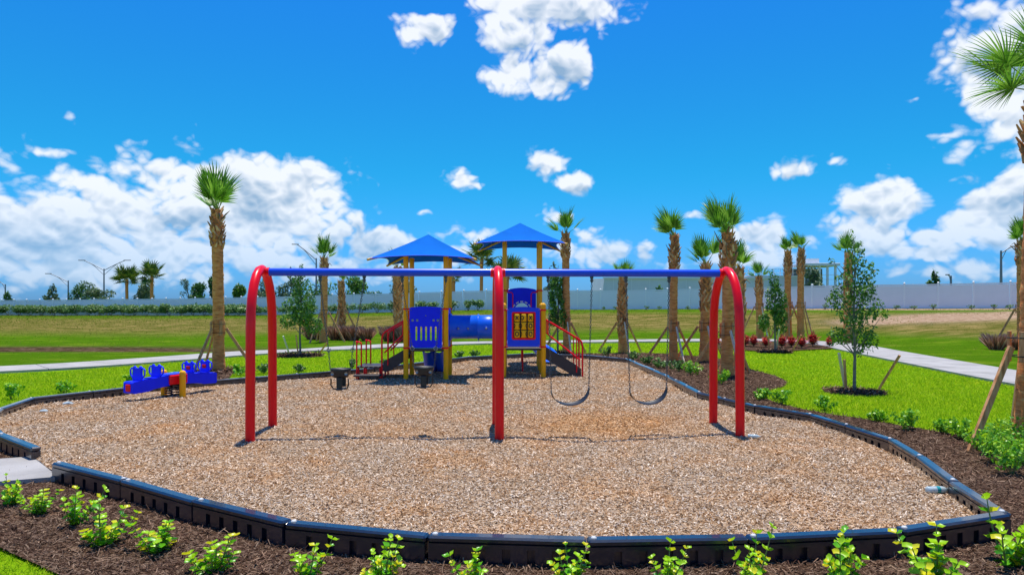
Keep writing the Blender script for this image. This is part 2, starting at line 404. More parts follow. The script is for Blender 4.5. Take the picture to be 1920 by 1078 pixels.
def sheet(name, poly, zf, step, m, extra=0.):
    P = [Vector(p) for p in poly]; n = len(P)
    # subdivide outline
    O = []
    for i in range(n):
        a, b = P[i], P[(i+1) % n]; k = max(1, int((b-a).length/step))
        O += [a+(b-a)*(j/k) for j in range(k)]
    xs = [p.x for p in O]; ys = [p.y for p in O]
    gx, gy = np.meshgrid(np.arange(min(xs), max(xs), step), np.arange(min(ys), max(ys), step))
    gx = gx.ravel()+RNG.uniform(-.25, .25, gx.size)*step; gy = gy.ravel()+RNG.uniform(-.25, .25, gy.size)*step
    ins = pip(gx, gy, [(p.x, p.y) for p in O]); pts = O+[Vector((a, b)) for a, b in zip(gx[ins], gy[ins])]
    r = delaunay_2d_cdt(pts, [(i, (i+1) % len(O)) for i in range(len(O))], [], 1, 1e-5)
    V = np.array([(v[0], v[1]) for v in r[0]]); z = zf(V[:, 0], V[:, 1])
    me = bpy.data.meshes.new(name); me.from_pydata([(a, b, c) for (a, b), c in zip(V, z)], [], [tuple(f) for f in r[2]])
    me.polygons.foreach_set('use_smooth', [True]*len(me.polygons)); me.update(); me.materials.append(m)
    o = link(name, me); tag(o, kind='structure'); return o

# path centre line
def spl(pts, k=8):
    pts = [Vector(p) for p in pts]; out = []
    for i in range(len(pts)-1):
        p0 = pts[max(i-1, 0)]; p1 = pts[i]; p2 = pts[i+1]; p3 = pts[min(i+2, len(pts)-1)]
        for j in range(k):
            t = j/k; out.append(.5*((2*p1)+(p2-p0)*t+(2*p0-5*p1+4*p2-p3)*t*t+(3*p1-p0-3*p2+p3)*t**3))
    out.append(pts[-1]); return out
path_c = spl([(11.2, -8), (12.2, 6), (13.0, 14), (13.9, 21), (15.2, 29), (16.0, 34), (15.3, 37.2), (13.2, 38.2), (10.4, 37.9), (4, 37.3), (-2.2, 35.6), (-7.5, 31.9), (-10.5, 28.6), (-12.6, 24.7), (-14.6, 21.8), (-18, 19.5), (-24, 17), (-34, 14)])
def path_dist(X, Y):
    d = np.full(np.shape(X), 1e9); P = np.array([(p[0], p[1]) for p in path_c])
    for i in range(len(P)-1):
        a = P[i]; b = P[i+1]; ab = b-a; t = np.clip(((X-a[0])*ab[0]+(Y-a[1])*ab[1])/(ab@ab), 0, 1)
        d = np.minimum(d, np.hypot(X-a[0]-t*ab[0], Y-a[1]-t*ab[1]))
    return d
inner_poly = [(p[0], p[1]) for p in path_c]+[(-34, -10), (11, -10)]

# mulch bed outline (outside the border)
def offs(p, d):
    cx, cy = -1.5, 13.5; v = Vector((p[0]-cx, p[1]-cy)); v.normalize(); return (p[0]+v.x*d, p[1]+v.y*d)
bed_poly = [(-4.15, 5.62), (-3.3, 5.06), (-1.8, 4.0), (0, 3.2), (3, 3.0), (6.2, 3.6), (7.6, 5.0), (8.3, 7), (8.2, 8.4), (7.5, 9.6), (6.95, 10.2), (6.6, 11.0), (6.0, 12.2), (5.5, 13.3), (5.35, 14.3), (5.6, 15.6), (6.7, 17.0), (7.3, 18.9), (7.35, 21.5), (7.7, 24.2), (7.3, 26.4), (6.0, 28.3), (4.6, 28.6), (3.0, 28.2), (1.2, 28.0), (.4, 26.6)] + \
  [offs(border_line[i], .6) for i in (20, 21, 22)] + [(-7.2, 17.4), (-8.2, 20.2), (-9.3, 20.2), (-9.3, 16.4)] + [offs(border_line[i], .5) for i in (24, 25, 26)] + [(-7.9, 9.5), (-7.4, 8.6), (-7.6, 7.6), (-6.8, 6.7), (-5.4, 6.2)]
bed_poly = [(p[0], p[1]) for p in spl([(*p,) for p in bed_poly]+[bed_poly[0]], 4)][:-1]
chip_poly = border_line

def ground_mats():
    m = bpy.data.materials.new('grass_ground'); m.use_nodes = True; N, L = nodes(m); p = N['Principled BSDF']; p.inputs['Roughness'].default_value = 1; p.inputs['Specular IOR Level'].default_value = 0
    tc = N.new('ShaderNodeTexCoord')
    def noise(s, d=5, st=(1, 1, 1), r=.6):
        mp = N.new('ShaderNodeMapping'); mp.inputs['Scale'].default_value = st; L.new(tc.outputs['Object'], mp.inputs[0])
        n = N.new('ShaderNodeTexNoise'); n.inputs['Scale'].default_value = s; n.inputs['Detail'].default_value = d; n.inputs['Roughness'].default_value = r; L.new(mp.outputs[0], n.inputs[0]); return n.outputs[0]
    def ramp(f, st):
        c = N.new('ShaderNodeValToRGB'); L.new(f, c.inputs[0]); e = c.color_ramp.elements
        e[0].position = st[0][0]; e[0].color = (*st[0][1], 1); e[1].position = st[-1][0]; e[1].color = (*st[-1][1], 1)
        for q, cc in st[1:-1]: k = e.new(q); k.color = (*cc, 1)
        return c.outputs[0]
    def mix(f, a, b):
        n = N.new('ShaderNodeMix'); n.data_type = 'RGBA'; L.new(f, n.inputs[0]); L.new(a, n.inputs[6]); L.new(b, n.inputs[7]); return n.outputs[2]
    def attr(n_):
        a = N.new('ShaderNodeAttribute'); a.attribute_name = n_; return a.outputs['Fac']
    def madd(a, b, c):
        n = N.new('ShaderNodeMath'); n.operation = 'MULTIPLY_ADD'; L.new(a, n.inputs[0]); n.inputs[1].default_value = b
        if isinstance(c, (int, float)): n.inputs[2].default_value = c
        else: L.new(c, n.inputs[2])
        n.use_clamp = True; return n.outputs[0]
    fine = noise(28, 4, r=.75); mid = noise(1.3, 6); big = noise(.16, 5, (1, 2.2, 1))
    lawn = ramp(madd(fine, .7, madd(mid, .5, -.25)), [(.1, (.10, .22, .004)), (.4, (.21, .38, .007)), (.62, (.32, .47, .01)), (.85, (.48, .52, .05))])
    meadow = ramp(madd(noise(9, 6, (1, 3, 1), .8), .6, madd(noise(.35, 8, (1, 2.2, 1), .7), 2.0, -1.0)), [(.15, (.035, .10, .004)), (.4, (.08, .17, .006)), (.62, (.145, .20, .015)), (.85, (.25, .24, .05))])
    dry = ramp(madd(noise(14, 6, (1, 3, 1), .8), .5, madd(noise(.5, 8, (1, 2.5, 1), .7), 1.6, -.55)), [(.3, (.07, .085, .012)), (.5, (.145, .13, .03)), (.68, (.27, .20, .07))])
    dirt = ramp(noise(3, 8, r=.8), [(.3, (.13, .075, .045)), (.5, (.36, .24, .15)), (.7, (.55, .42, .30))])
    mud = ramp(noise(2.2, 6, (1, 3, 1)), [(.3, (.02, .02, .012)), (.55, (.10, .065, .035)), (.75, (.22, .17, .12))])
    a1 = madd(attr('meadow'), 1.6, madd(mid, .6, -.6))
    c = mix(a1, lawn, meadow)
    a2 = madd(attr('dry'), 1.4, madd(noise(.30, 9, (1, 1.8, 1), .72), 6.0, -3.6)); c = mix(a2, c, dry)
    a3 = madd(attr('dirt'), 2.6, madd(noise(.7, 8, (1, 1.8, 1), .7), 5.0, -3.6)); c = mix(a3, c, dirt)
    a4 = madd(attr('mud'), 3.4, madd(noise(1.2, 6, (1, 3, 1)), 1.6, -1.8)); c = mix(a4, c, mud)
    L.new(c, p.inputs['Base Color'])
    bn = N.new('ShaderNodeBump'); bn.inputs['Strength'].default_value = .8; bn.inputs['Distance'].default_value = .05; L.new(fine, bn.inputs['Height']); L.new(bn.outputs[0], p.inputs['Normal'])
    return m
GROUND = ground_mats()
def sheetmat(name, cols, sc, r=.8, big=1.5, orange=None):
    m = bpy.data.materials.new(name); m.use_nodes = True; N, L = nodes(m); p = N['Principled BSDF']; p.inputs['Roughness'].default_value = 1; p.inputs['Specular IOR Level'].default_value = 0
    tc = N.new('ShaderNodeTexCoord'); v = N.new('ShaderNodeTexVoronoi'); v.inputs['Scale'].default_value = sc; v.inputs['Randomness'].default_value = 1
    nz = N.new('ShaderNodeTexNoise'); nz.inputs['Scale'].default_value = sc*.6; nz.inputs['Detail'].default_value = 3
    va = N.new('ShaderNodeVectorMath'); va.operation = 'MULTIPLY_ADD'; L.new(nz.outputs['Color'], va.inputs[0]); va.inputs[1].default_value = (.05,)*3; L.new(tc.outputs['Object'], va.inputs[2])
    L.new(va.outputs[0], v.inputs['Vector'])
    L.new(tc.outputs['Object'], nz.inputs['Vector'])
    sp = N.new('ShaderNodeSeparateColor'); L.new(v.outputs['Color'], sp.inputs[0])
    c = N.new('ShaderNodeValToRGB'); L.new(sp.outputs[0], c.inputs[0]); e = c.color_ramp.elements; e[0].color = (*cols[0], 1); e[1].color = (*cols[-1], 1)
    for i, cc in enumerate(cols[1:-1]): q = e.new((i+1)/(len(cols)-1)); q.color = (*cc, 1)
    out = c.outputs[0]
    if orange:
        n = N.new('ShaderNodeTexNoise'); n.inputs['Scale'].default_value = big; n.inputs['Detail'].default_value = 5; L.new(tc.outputs['Object'], n.inputs[0])
        mr = N.new('ShaderNodeMapRange'); L.new(n.outputs[0], mr.inputs[0]); mr.inputs[1].default_value = .46; mr.inputs[2].default_value = .72; mr.inputs[4].default_value = .65
        mx = N.new('ShaderNodeMix'); mx.data_type = 'RGBA'; mx.blend_type = 'MULTIPLY'; L.new(mr.outputs[0], mx.inputs[0]); L.new(out, mx.inputs[6]); mx.inputs[7].default_value = (*orange, 1); out = mx.outputs[2]
    L.new(out, p.inputs['Base Color'])
    bn = N.new('ShaderNodeBump'); bn.inputs['Strength'].default_value = 1.; bn.inputs['Distance'].default_value = .03; L.new(sp.outputs[1], bn.inputs['Height']); L.new(bn.outputs[0], p.inputs['Normal'])
    return m
CHIPG = sheetmat('wood_chip_ground', [(.08, .045, .024), (.24, .145, .08), (.36, .24, .145), (.34, .27, .20), (.52, .40, .28)], 42, orange=(1.15, .85, .5))
MULCHG = sheetmat('mulch_ground', [(.025, .014, .009), (.07, .039, .025), (.115, .07, .045), (.19, .13, .09)], 45)
# chips get the same warm patches, by place
def place_tint(m, tint, scale, lo, hi, amt, worn=()):
    N, L = nodes(m); p = N['Principled BSDF']; src = p.inputs['Base Color'].links[0].from_socket
    tc = N.new('ShaderNodeTexCoord'); n = N.new('ShaderNodeTexNoise'); n.inputs['Scale'].default_value = scale; n.inputs['Detail'].default_value = 6; n.inputs['Roughness'].default_value = .65; L.new(tc.outputs['Object'], n.inputs[0])
    mr = N.new('ShaderNodeMapRange'); L.new(n.outputs[0], mr.inputs[0]); mr.inputs[1].default_value = lo; mr.inputs[2].default_value = hi; mr.inputs[4].default_value = amt; f = mr.outputs[0]
    for (cx, cy, rx, ry, w) in worn:      # trodden hollows where fresh golden chips show
        mp = N.new('ShaderNodeMapping'); mp.vector_type = 'POINT'; mp.inputs['Location'].default_value = (-cx/rx, -cy/ry, 0); mp.inputs['Scale'].default_value = (1/rx, 1/ry, 0); L.new(tc.outputs['Object'], mp.inputs[0])
        le = N.new('ShaderNodeVectorMath'); le.operation = 'LENGTH'; L.new(mp.outputs[0], le.inputs[0])
        ad = N.new('ShaderNodeMath'); ad.operation = 'MULTIPLY_ADD'; L.new(n.outputs[0], ad.inputs[0]); ad.inputs[1].default_value = 1.6; L.new(le.outputs['Value'], ad.inputs[2])
        m2 = N.new('ShaderNodeMapRange'); L.new(ad.outputs[0], m2.inputs[0]); m2.inputs[1].default_value = 2.1; m2.inputs[2].default_value = 1.2; m2.inputs[3].default_value = 0; m2.inputs[4].default_value = w
        mx = N.new('ShaderNodeMath'); mx.operation = 'MAXIMUM'; L.new(f, mx.inputs[0]); L.new(m2.outputs[0], mx.inputs[1]); f = mx.outputs[0]
    mx = N.new('ShaderNodeMix'); mx.data_type = 'RGBA'; mx.blend_type = 'MULTIPLY'; L.new(f, mx.inputs[0]); L.new(src, mx.inputs[6]); mx.inputs[7].default_value = (*tint, 1); L.new(mx.outputs[2], p.inputs['Base Color'])
WORN = ((1.45, 11.3, 1.5, 1.2, .62), (-2.0, 10.6, 1.2, .7, .3))
place_tint(CHIP, (1.22, .86, .50), .8, .47, .72, .55, WORN); place_tint(CHIPG, (1.22, .86, .46), .8, .47, .70, .6, WORN)
place_tint(GRASS, (1.35, .98, .55), .55, .42, .72, .8); place_tint(GRASS, (.62, .80, .7), .33, .5, .75, .7)
place_tint(MULCH, (1.5, 1.25, 1.1), 1.4, .45, .75, .9)

def build_ground():
    def axis(lo, hi, st, far, g=1.25):
        a = list(np.arange(lo, hi+1e-6, st)); s = st
        while a[-1] < far: s *= g; a.append(a[-1]+s)
        s = st; b = []; q = lo
        while q > -far: s *= g; q -= s; b.append(q)
        return np.array(b[::-1]+a)
    xs = axis(-45, 40, .5, 5000); ys = axis(-4, 75, .5, 5000)
    X, Y = np.meshgrid(xs, ys); Z = terrain(X, Y)
    far = np.hypot(X, Y-20); Z = np.where(far > 110, np.minimum(Z, .1), Z)
    nx, ny = len(xs), len(ys); V = np.stack([X.ravel(), Y.ravel(), Z.ravel()], 1)
    i = np.arange(nx*ny).reshape(ny, nx); F = np.stack([i[:-1, :-1], i[:-1, 1:], i[1:, 1:], i[1:, :-1]], -1).reshape(-1, 4)
    me = np_mesh('grass_ground', V, F, GROUND, True)
    Xf, Yf = X.ravel(), Y.ravel()
    ins = pip(Xf, Yf, inner_poly)
    meadow = np.where(ins, 0., 1.)
    px = 960+FPX*Xf/np.maximum(Yf, 8); yf = np.interp(px, fpx, fY); y0 = np.interp(px, fpx, ySt)
    t = np.clip((Yf-y0)/(yf-y0), 0, 1)
    dry = np.clip(np.sin(np.clip((t-.12)/.72, 0, 1)*math.pi), 0, 1)*.95+.15*(t > .9)
    dry[ins] = 0
    dirt = np.zeros_like(Xf)
    for (cx, cy, sx, sy) in ((31, 48.5, 4.2, 2.8), (26, 49, 2.5, 2.0), (38, 49, 4, 1.8)): dirt = np.maximum(dirt, np.exp(-((Xf-cx)/sx)**2-((Yf-cy)/sy)**2))
    dirt = np.maximum(dirt, .55*np.exp(-((Yf-yf+1.1)/.9)**2)*(px > 1350))
    mud = np.exp(-((Xf+24)/9.5)**2-((Yf-31.5)/1.5)**2)
    for n_, d in (('meadow', meadow), ('dry', dry), ('dirt', dirt), ('mud', mud)):
        a = me.attributes.new(n_, 'FLOAT', 'POINT'); a.data.foreach_set('value', d.astype(np.float32))
    tag(link('ground', me), kind='structure')
build_ground()
sheet('mulch_bed', bed_poly, bed_z, .22, MULCHG)
chipg = sheet('wood_chip_ground', chip_poly+[], chip_z, .25, CHIPG)
# concrete path with joints, as a raised slab
def slab(name, line, w, z0=.012, joint=1.8, th=.1):
    P = [Vector((p[0], p[1])) for p in line]; mb = MB(); acc = 0; V = []; F = []
    ds = [0]
    for i in range(1, len(P)): ds.append(ds[-1]+(P[i]-P[i-1]).length)
    tot = ds[-1]; n = int(tot/joint)
    def at(s):
        k = min(max(np.searchsorted(ds, s)-1, 0), len(P)-2); t = (s-ds[k])/max(ds[k+1]-ds[k], 1e-6); q = P[k].lerp(P[k+1], t)
        k0 = max(k-1, 0); k1 = min(k+2, len(P)-1); d = (P[k1]-P[k0]).normalized(); return q, Vector((-d.y, d.x))
    for j in range(n):
        a = j*joint+.012; b = (j+1)*joint-.012; m = 3; ring = []
        for q in range(m+1):
            c, nn = at(a+(b-a)*q/m)
            for sgn in (-1, 1):
                e = c+nn*sgn*w/2; z = float(terrain(e.x, e.y))+.06+z0; ring.append((e.x, e.y, z))
        b0 = len(V); V += ring+[(x, y, z-th) for x, y, z in ring]; k = len(ring)
        for q in range(m):
            F.append((b0+2*q, b0+2*q+1, b0+2*q+3, b0+2*q+2))
            F.append((b0+2*q, b0+2*q+2, b0+k+2*q+2, b0+k+2*q)); F.append((b0+2*q+1, b0+k+2*q+1, b0+k+2*q+3, b0+2*q+3))
        F.append((b0, b0+k, b0+k+1, b0+1)); F.append((b0+2*m, b0+2*m+1, b0+k+2*m+1, b0+k+2*m))
    mb.add(V, F); o = mb.build(name, CONC); tag(o, kind='structure'); return o
slab('concrete_path', path_c, 2.15)
slab('entrance_path', [(-5.35, 8.35), (-6.4, 7.9), (-7.6, 7.3), (-8.8, 6.7), (-14, 3.7)], 1.35, z0=.02, joint=1.2)

# ------------------------------------------------------------ ground scatter
def cards(n, X, Y, Z, L_, W, tilt, yaw=None, zlift=0.004):
    yaw = RNG.uniform(0, 2*np.pi, n) if yaw is None else yaw
    ti = RNG.normal(0, tilt, n); ro = RNG.normal(0, tilt*1.4, n)
    ux = np.cos(yaw)*np.cos(ti); uy = np.sin(yaw)*np.cos(ti); uz = np.sin(ti)
    vx = -np.sin(yaw)*np.cos(ro); vy = np.cos(yaw)*np.cos(ro); vz = np.sin(ro)
    h = zlift+np.abs(uz)*L_*.5+np.abs(vz)*W*.5
    U = np.stack([ux, uy, uz], 1)*(L_/2)[:, None]; Wv = np.stack([vx, vy, vz], 1)*(W/2)[:, None]; P = np.stack([X, Y, Z+h], 1)
    k1 = RNG.uniform(.35, 1, n)[:, None]
    V = np.stack([P-U-Wv*k1, P+U-Wv, P+U*RNG.uniform(.7, 1, n)[:, None]+Wv*k1, P-U+Wv], 1).reshape(-1, 3)
    F = np.arange(4*n).reshape(-1, 4); return V, F
def sample(poly, dens, nmax=2000000, bb=None):   # dens(Y) per m2
    xs = [p[0] for p in poly]; ys = [p[1] for p in poly]; x0, x1, y0, y1 = bb or (min(xs), max(xs), min(ys), max(ys))
    dm = float(np.max(dens(np.linspace(y0, y1, 50)))); n = int(dm*(x1-x0)*(y1-y0))
    X = RNG.uniform(x0, x1, n); Y = RNG.uniform(y0, y1, n); k = RNG.uniform(0, dm, n) < dens(Y); X, Y = X[k], Y[k]
    k = pip(X, Y, poly); X, Y = X[k], Y[k]
    k = np.abs(X) < Y*.80+.9; return X[k], Y[k]
def scatter_chips():
    X, Y = sample(chip_poly, lambda y: np.interp(y, [4, 7, 9, 12, 17, 26], [3300, 2600, 1700, 900, 420, 220])); n = len(X)
    sc = np.interp(Y, [5, 9, 14, 25], [1, 1.12, 1.4, 1.9])
    L_ = RNG.uniform(.013, .040, n)*sc; W = RNG.uniform(.005, .012, n)*sc
    V, F = cards(n, X, Y, chip_z(X, Y), L_, W, .32)
    o = link('wood_chips', np_mesh('wood_chips', V, F, CHIP)); tag(o, 'loose tan and grey wood chips covering the playground inside the black border', 'wood chips', kind='stuff')
scatter_chips()
def scatter_mulch():
    X, Y = sample(bed_poly, lambda y: np.interp(y, [3, 6, 8, 12, 18, 29], [2300, 1900, 1000, 500, 180, 90]))
    k = ~pip(X, Y, chip_poly); X, Y = X[k], Y[k]
    k = Y > 3.9; X, Y = X[k], Y[k]; n = len(X)
    sc = np.interp(Y, [5, 9, 14, 25], [1, 1.2, 1.6, 2.2])
    V, F = cards(n, X, Y, bed_z(X, Y), RNG.uniform(.02, .075, n)*sc, RNG.uniform(.004, .010, n)*sc, .33)
    o = link('mulch_shreds', np_mesh('mulch_shreds', V, F, MULCH)); tag(o, 'dark brown shredded bark mulch in the planting bed round the playground', 'mulch', kind='stuff')
scatter_mulch()
def blades(X, Y, Z, h, w, lean=.35):
    n = len(X); yaw = RNG.uniform(0, 2*np.pi, n); d = RNG.uniform(0, 2*np.pi, n); l = RNG.uniform(0, lean, n)*h*1.4
    c, s = np.cos(yaw)*w/2, np.sin(yaw)*w/2
    V = np.stack([np.stack([X-c, Y-s, Z], 1), np.stack([X+c, Y+s, Z], 1), np.stack([X+np.cos(d)*l, Y+np.sin(d)*l, Z+h], 1)], 1).reshape(-1, 3)
    return V, np.arange(3*n).reshape(-1, 3)
RINGS = []
def scatter_grass():
    poly = [(-30, 3.9), (12.0, 3.9), (12.6, 14), (13.2, 21), (14.4, 29), (15, 34), (14.2, 36.5), (10.4, 36.7), (4, 36.1), (-2.2, 34.4), (-7.5, 30.8), (-10.5, 27.5), (-12.0, 24.0), (-13.5, 20.6), (-18, 18.3), (-24, 15.8), (-30, 14)]
    X, Y = sample(poly, lambda y: np.interp(y, [4, 6, 9, 13, 18, 26, 38], [3600, 2600, 1700, 1300, 700, 330, 150]))
    k = ~pip(X, Y, bed_poly) & ~pip(X, Y, chip_poly)
    for (cx, cy, r) in RINGS: k &= np.hypot(X-cx, Y-cy) > r*RNG.uniform(.9, 1.08, len(X))
    ex = (np.abs((X+5.35)*-.52-(Y-8.35)*-.85+0) < .0)
    # keep off the entrance slab
    dx, dy = -.866, -.5; rx, ry = X+5.35, Y-8.2; along = rx*dx+ry*dy; perp = np.abs(-rx*dy+ry*dx); k &= ~((along > -.3) & (perp < .72))
    X, Y = X[k], Y[k]; n = len(X); sc = np.interp(Y, [4, 9, 16, 26, 38], [.8, 1.15, 1.6, 2.4, 3.4])
    V, F = blades(X, Y, terrain(X, Y), RNG.uniform(.02, .045, n)*np.minimum(sc, 1.4), RNG.uniform(.007, .013, n)*sc, 1.0)
    o = link('lawn_grass', np_mesh('lawn_grass', V, F, GRASS)); tag(o, 'bright green lawn grass growing round the playground up to the path', 'grass', kind='stuff')

# ------------------------------------------------------------ playground border
def border():
    root = empty('playground_border', (0, 0, 0), 'glossy black plastic kerb with recessed slots enclosing the wood chip playground', 'border edging')
    pts = []
    for i in range(len(border_line)-1):
        a = Vector(border_line[i]); b = Vector(border_line[i+1]); k = max(1, round((b-a).length/1.25))
        for j in range(k): pts.append(a.lerp(b, j/k))
    pts.append(Vector(border_line[-1]))
    pin = MB().lathe([(.0, .012), (.014, .012), (.021, .006), (.023, 0)][::-1], n=10).mesh('pin_cap', PIN)
    for i in range(len(pts)-1):
        a, b = pts[i], pts[i+1]; L_ = (b-a).length-.008; mb = MB(); jz = random.uniform(-.006, .006)
        mb.box((0, 0, .005), (L_-.01, .03, .21))
        mb.box((0, 0, .142), (L_, .112, .056), bev=.016)
        n = 5; sw = .062; e = .13; step = (L_-2*e)/n
        for sd_ in (-1, 1):
            y = sd_*.0335
            mb.box((0, y, .098), (L_-.012, .037, .034)); mb.box((0, y, -.085), (L_-.012, .037, .03))
            xs = [-L_/2+.006]+[-L_/2+e+step*(k+.5) for k in range(n)]+[L_/2-.006]
            for k in range(len(xs)-1):
                x0 = xs[k]+(sw/2 if k else 0); x1 = xs[k+1]-(sw/2 if k < n else 0)
                mb.box(((x0+x1)/2, y, .0055), (x1-x0, .035, .151))
        o = mb.build('border_timber', BORD, root, ((a.x+b.x)/2, (a.y+b.y)/2, jz)); d = b-a; o.rotation_euler = (0, 0, math.atan2(d.y, d.x))
        p = link('pin_cap', pin, None, o, (-L_/2+.05, 0, .171))
        if i in (0,): link('pin_cap', pin, None, o, (L_/2-.03, 0, .171))
border()

# ------------------------------------------------------------ swing frame and swings
SW0 = Vector((-.215, 10.5, 0)); SWD = Vector((1, .062, 0)).normalized(); SWN = Vector((-SWD.y, SWD.x, 0)); BZ = 2.46
SWROT = math.atan2(SWD.y, SWD.x)
def sw_pt(s, z=0., n=0.): p = SW0+SWD*s+SWN*n; return (p.x, p.y, z)
def swing_frame():
    root = empty('swing_frame', (SW0.x, SW0.y, 0), 'tall two-bay swing frame with three red arches and a blue crossbeam', 'swing frame', rz=SWROT)
    hs = .54
    for k, s in enumerate((-3.50, 0, 3.53)):
        pts = [(s, -hs-.02, -.15), (s, -hs-.01, .9), (s, -hs, 1.60)]
        for j in range(1, 12):
            a = math.pi*j/12; pts.append((s, -hs*math.cos(a), 1.60+.86*math.sin(a)**.92))
        pts += [(s, hs, 1.60), (s, hs+.01, .9), (s, hs+.02, -.15)]
        MB().tube(pts, .0665, 20).build('arch', RED, root)
    for a, b in ((-3.42, -.08), (.08, 3.45)):
        bm = MB().tube([(a, 0, BZ-.04), (b, 0, BZ-.04)], .0585, 20).build('crossbeam', BLUEBEAM, root)
        for e in (a, b):
            MB().tube([(e-.03, 0, BZ-.04), (e+.03, 0, BZ-.04)], .068, 16).build('clamp', RED, root)
            for ang in (.6, 2.2):
                MB().lathe([(.011, 0), (.011, .01), (0, .014)], n=8).build('bolt', STEEL, root, (e, -.055*math.cos(ang-1.4), BZ-.04+.055*math.sin(ang)))
swing_frame()
LINKM = None
def chain_mesh(p, q, name='chain'):
    global LINKM
    p = Vector(p); q = Vector(q); L_ = (q-p).length; pitch = .036; n = max(2, int(L_/pitch)); V = []; F = []
    d = (q-p)/L_; a = d.cross(Vector((0, 1, 0))).normalized(); b = d.cross(a)
    loop = []; ls = 8
    for i in range(ls):
        t = 2*math.pi*i/ls; loop.append((.0125*math.cos(t), .022*math.sin(t)))
    for k in range(n):
        c = p+d*(L_*(k+.5)/n); u, w = (a, b) if k % 2 else (b, a); base = len(V)
        for i in range(ls):
            x, y = loop[i]; nx, ny = math.cos(2*math.pi*i/ls), math.sin(2*math.pi*i/ls)
            rad = (u*nx+d*ny).normalized(); cc = c+u*x+d*y
            for m in range(4):
                t = math.pi/2*m+.785; V.append(cc+(rad*math.cos(t)+w*math.sin(t))*.0052)
        for i in range(ls):
            for m in range(4):
                i2 = (i+1) % ls; m2 = (m+1) % 4; F.append((base+i*4+m, base+i2*4+m, base+i2*4+m2, base+i*4+m2))
    mb = MB(); mb.add(V, F); return mb
def hanger(root, top):
    mb = MB(); mb.box((top[0], top[1], top[2]-.0), (.05, .04, .05), bev=.008); mb.tube([(top[0], top[1]-.02, top[2]-.05), (top[0], top[1]+.02, top[2]-.05)], .024, 10)
    mb.box((top[0], top[1], top[2]-.05), (.028, .02, .07)); mb.build('hanger', CHAIN, root)
TOPZ = BZ-.125
def belt_swing(s, dx, zs, label):
    root = empty('belt_swing', sw_pt(s), label, 'swing', 'belt swings hanging from the right bay', rz=SWROT)
    hw = .335; yb = dx[1]
    tops = [(-hw-.0, 0, TOPZ+.02), (hw+.0, 0, TOPZ+.02)]; ends = [(-.29+dx[0], yb-.02, zs+.13), (.29+dx[0], yb+.02, zs+.16)]
    for t, e in zip(tops, ends):
        hanger(root, t); chain_mesh((t[0], t[1], t[2]-.08), e).build('chain', CHAIN, root)
    # sling seat: flexible strap hanging in a curve, twisted a little
    V = []; n = 16; m = 3; ang = R(14)
    for i in range(n+1):
        t = -1+2*i/n; x = .29*math.sin(t*1.45)/math.sin(1.45)+dx[0]; z = zs-.07+.215*(abs(t)**2.0)+.02*t
        for j in range(m+1):
            w = (-1+2*j/m)*.055*(1-.45*abs(t)**3); tw = .16*(1-t*t)+.10
            V.append((x-w*math.sin(ang), yb+w*math.cos(ang)*math.cos(tw), z+w*math.sin(tw)))
    F = [(i*(m+1)+j, i*(m+1)+j+1, (i+1)*(m+1)+j+1, (i+1)*(m+1)+j) for i in range(n) for j in range(m)]
    k = len(V); V2 = V+[(x, y, z-.009) for x, y, z in V]; F2 = F+[tuple(q+k for q in f[::-1]) for f in F]
    per = [i*(m+1) for i in range(n+1)]+[n*(m+1)+j for j in range(1, m+1)]+[i*(m+1)+m for i in range(n-1, -1, -1)]+[j for j in range(m-1, 0, -1)]
    F2 += [(per[i], per[i]+k, per[(i+1) % len(per)]+k, per[(i+1) % len(per)]) for i in range(len(per))]
    MB().add(V2, F2, True).build('seat', BLK, root)
    for e in ends: MB().box((e[0], e[1], e[2]-.02), (.014, .05, .075), bev=.004).build('end_plate', STEEL, root)
belt_swing(1.10, (-.0, -.02), .50, 'black sling-seat swing on long chains, just right of the central red arch')
belt_swing(2.30, (.01, .0), .50, 'black sling-seat swing on long chains, next to the rightmost red arch')
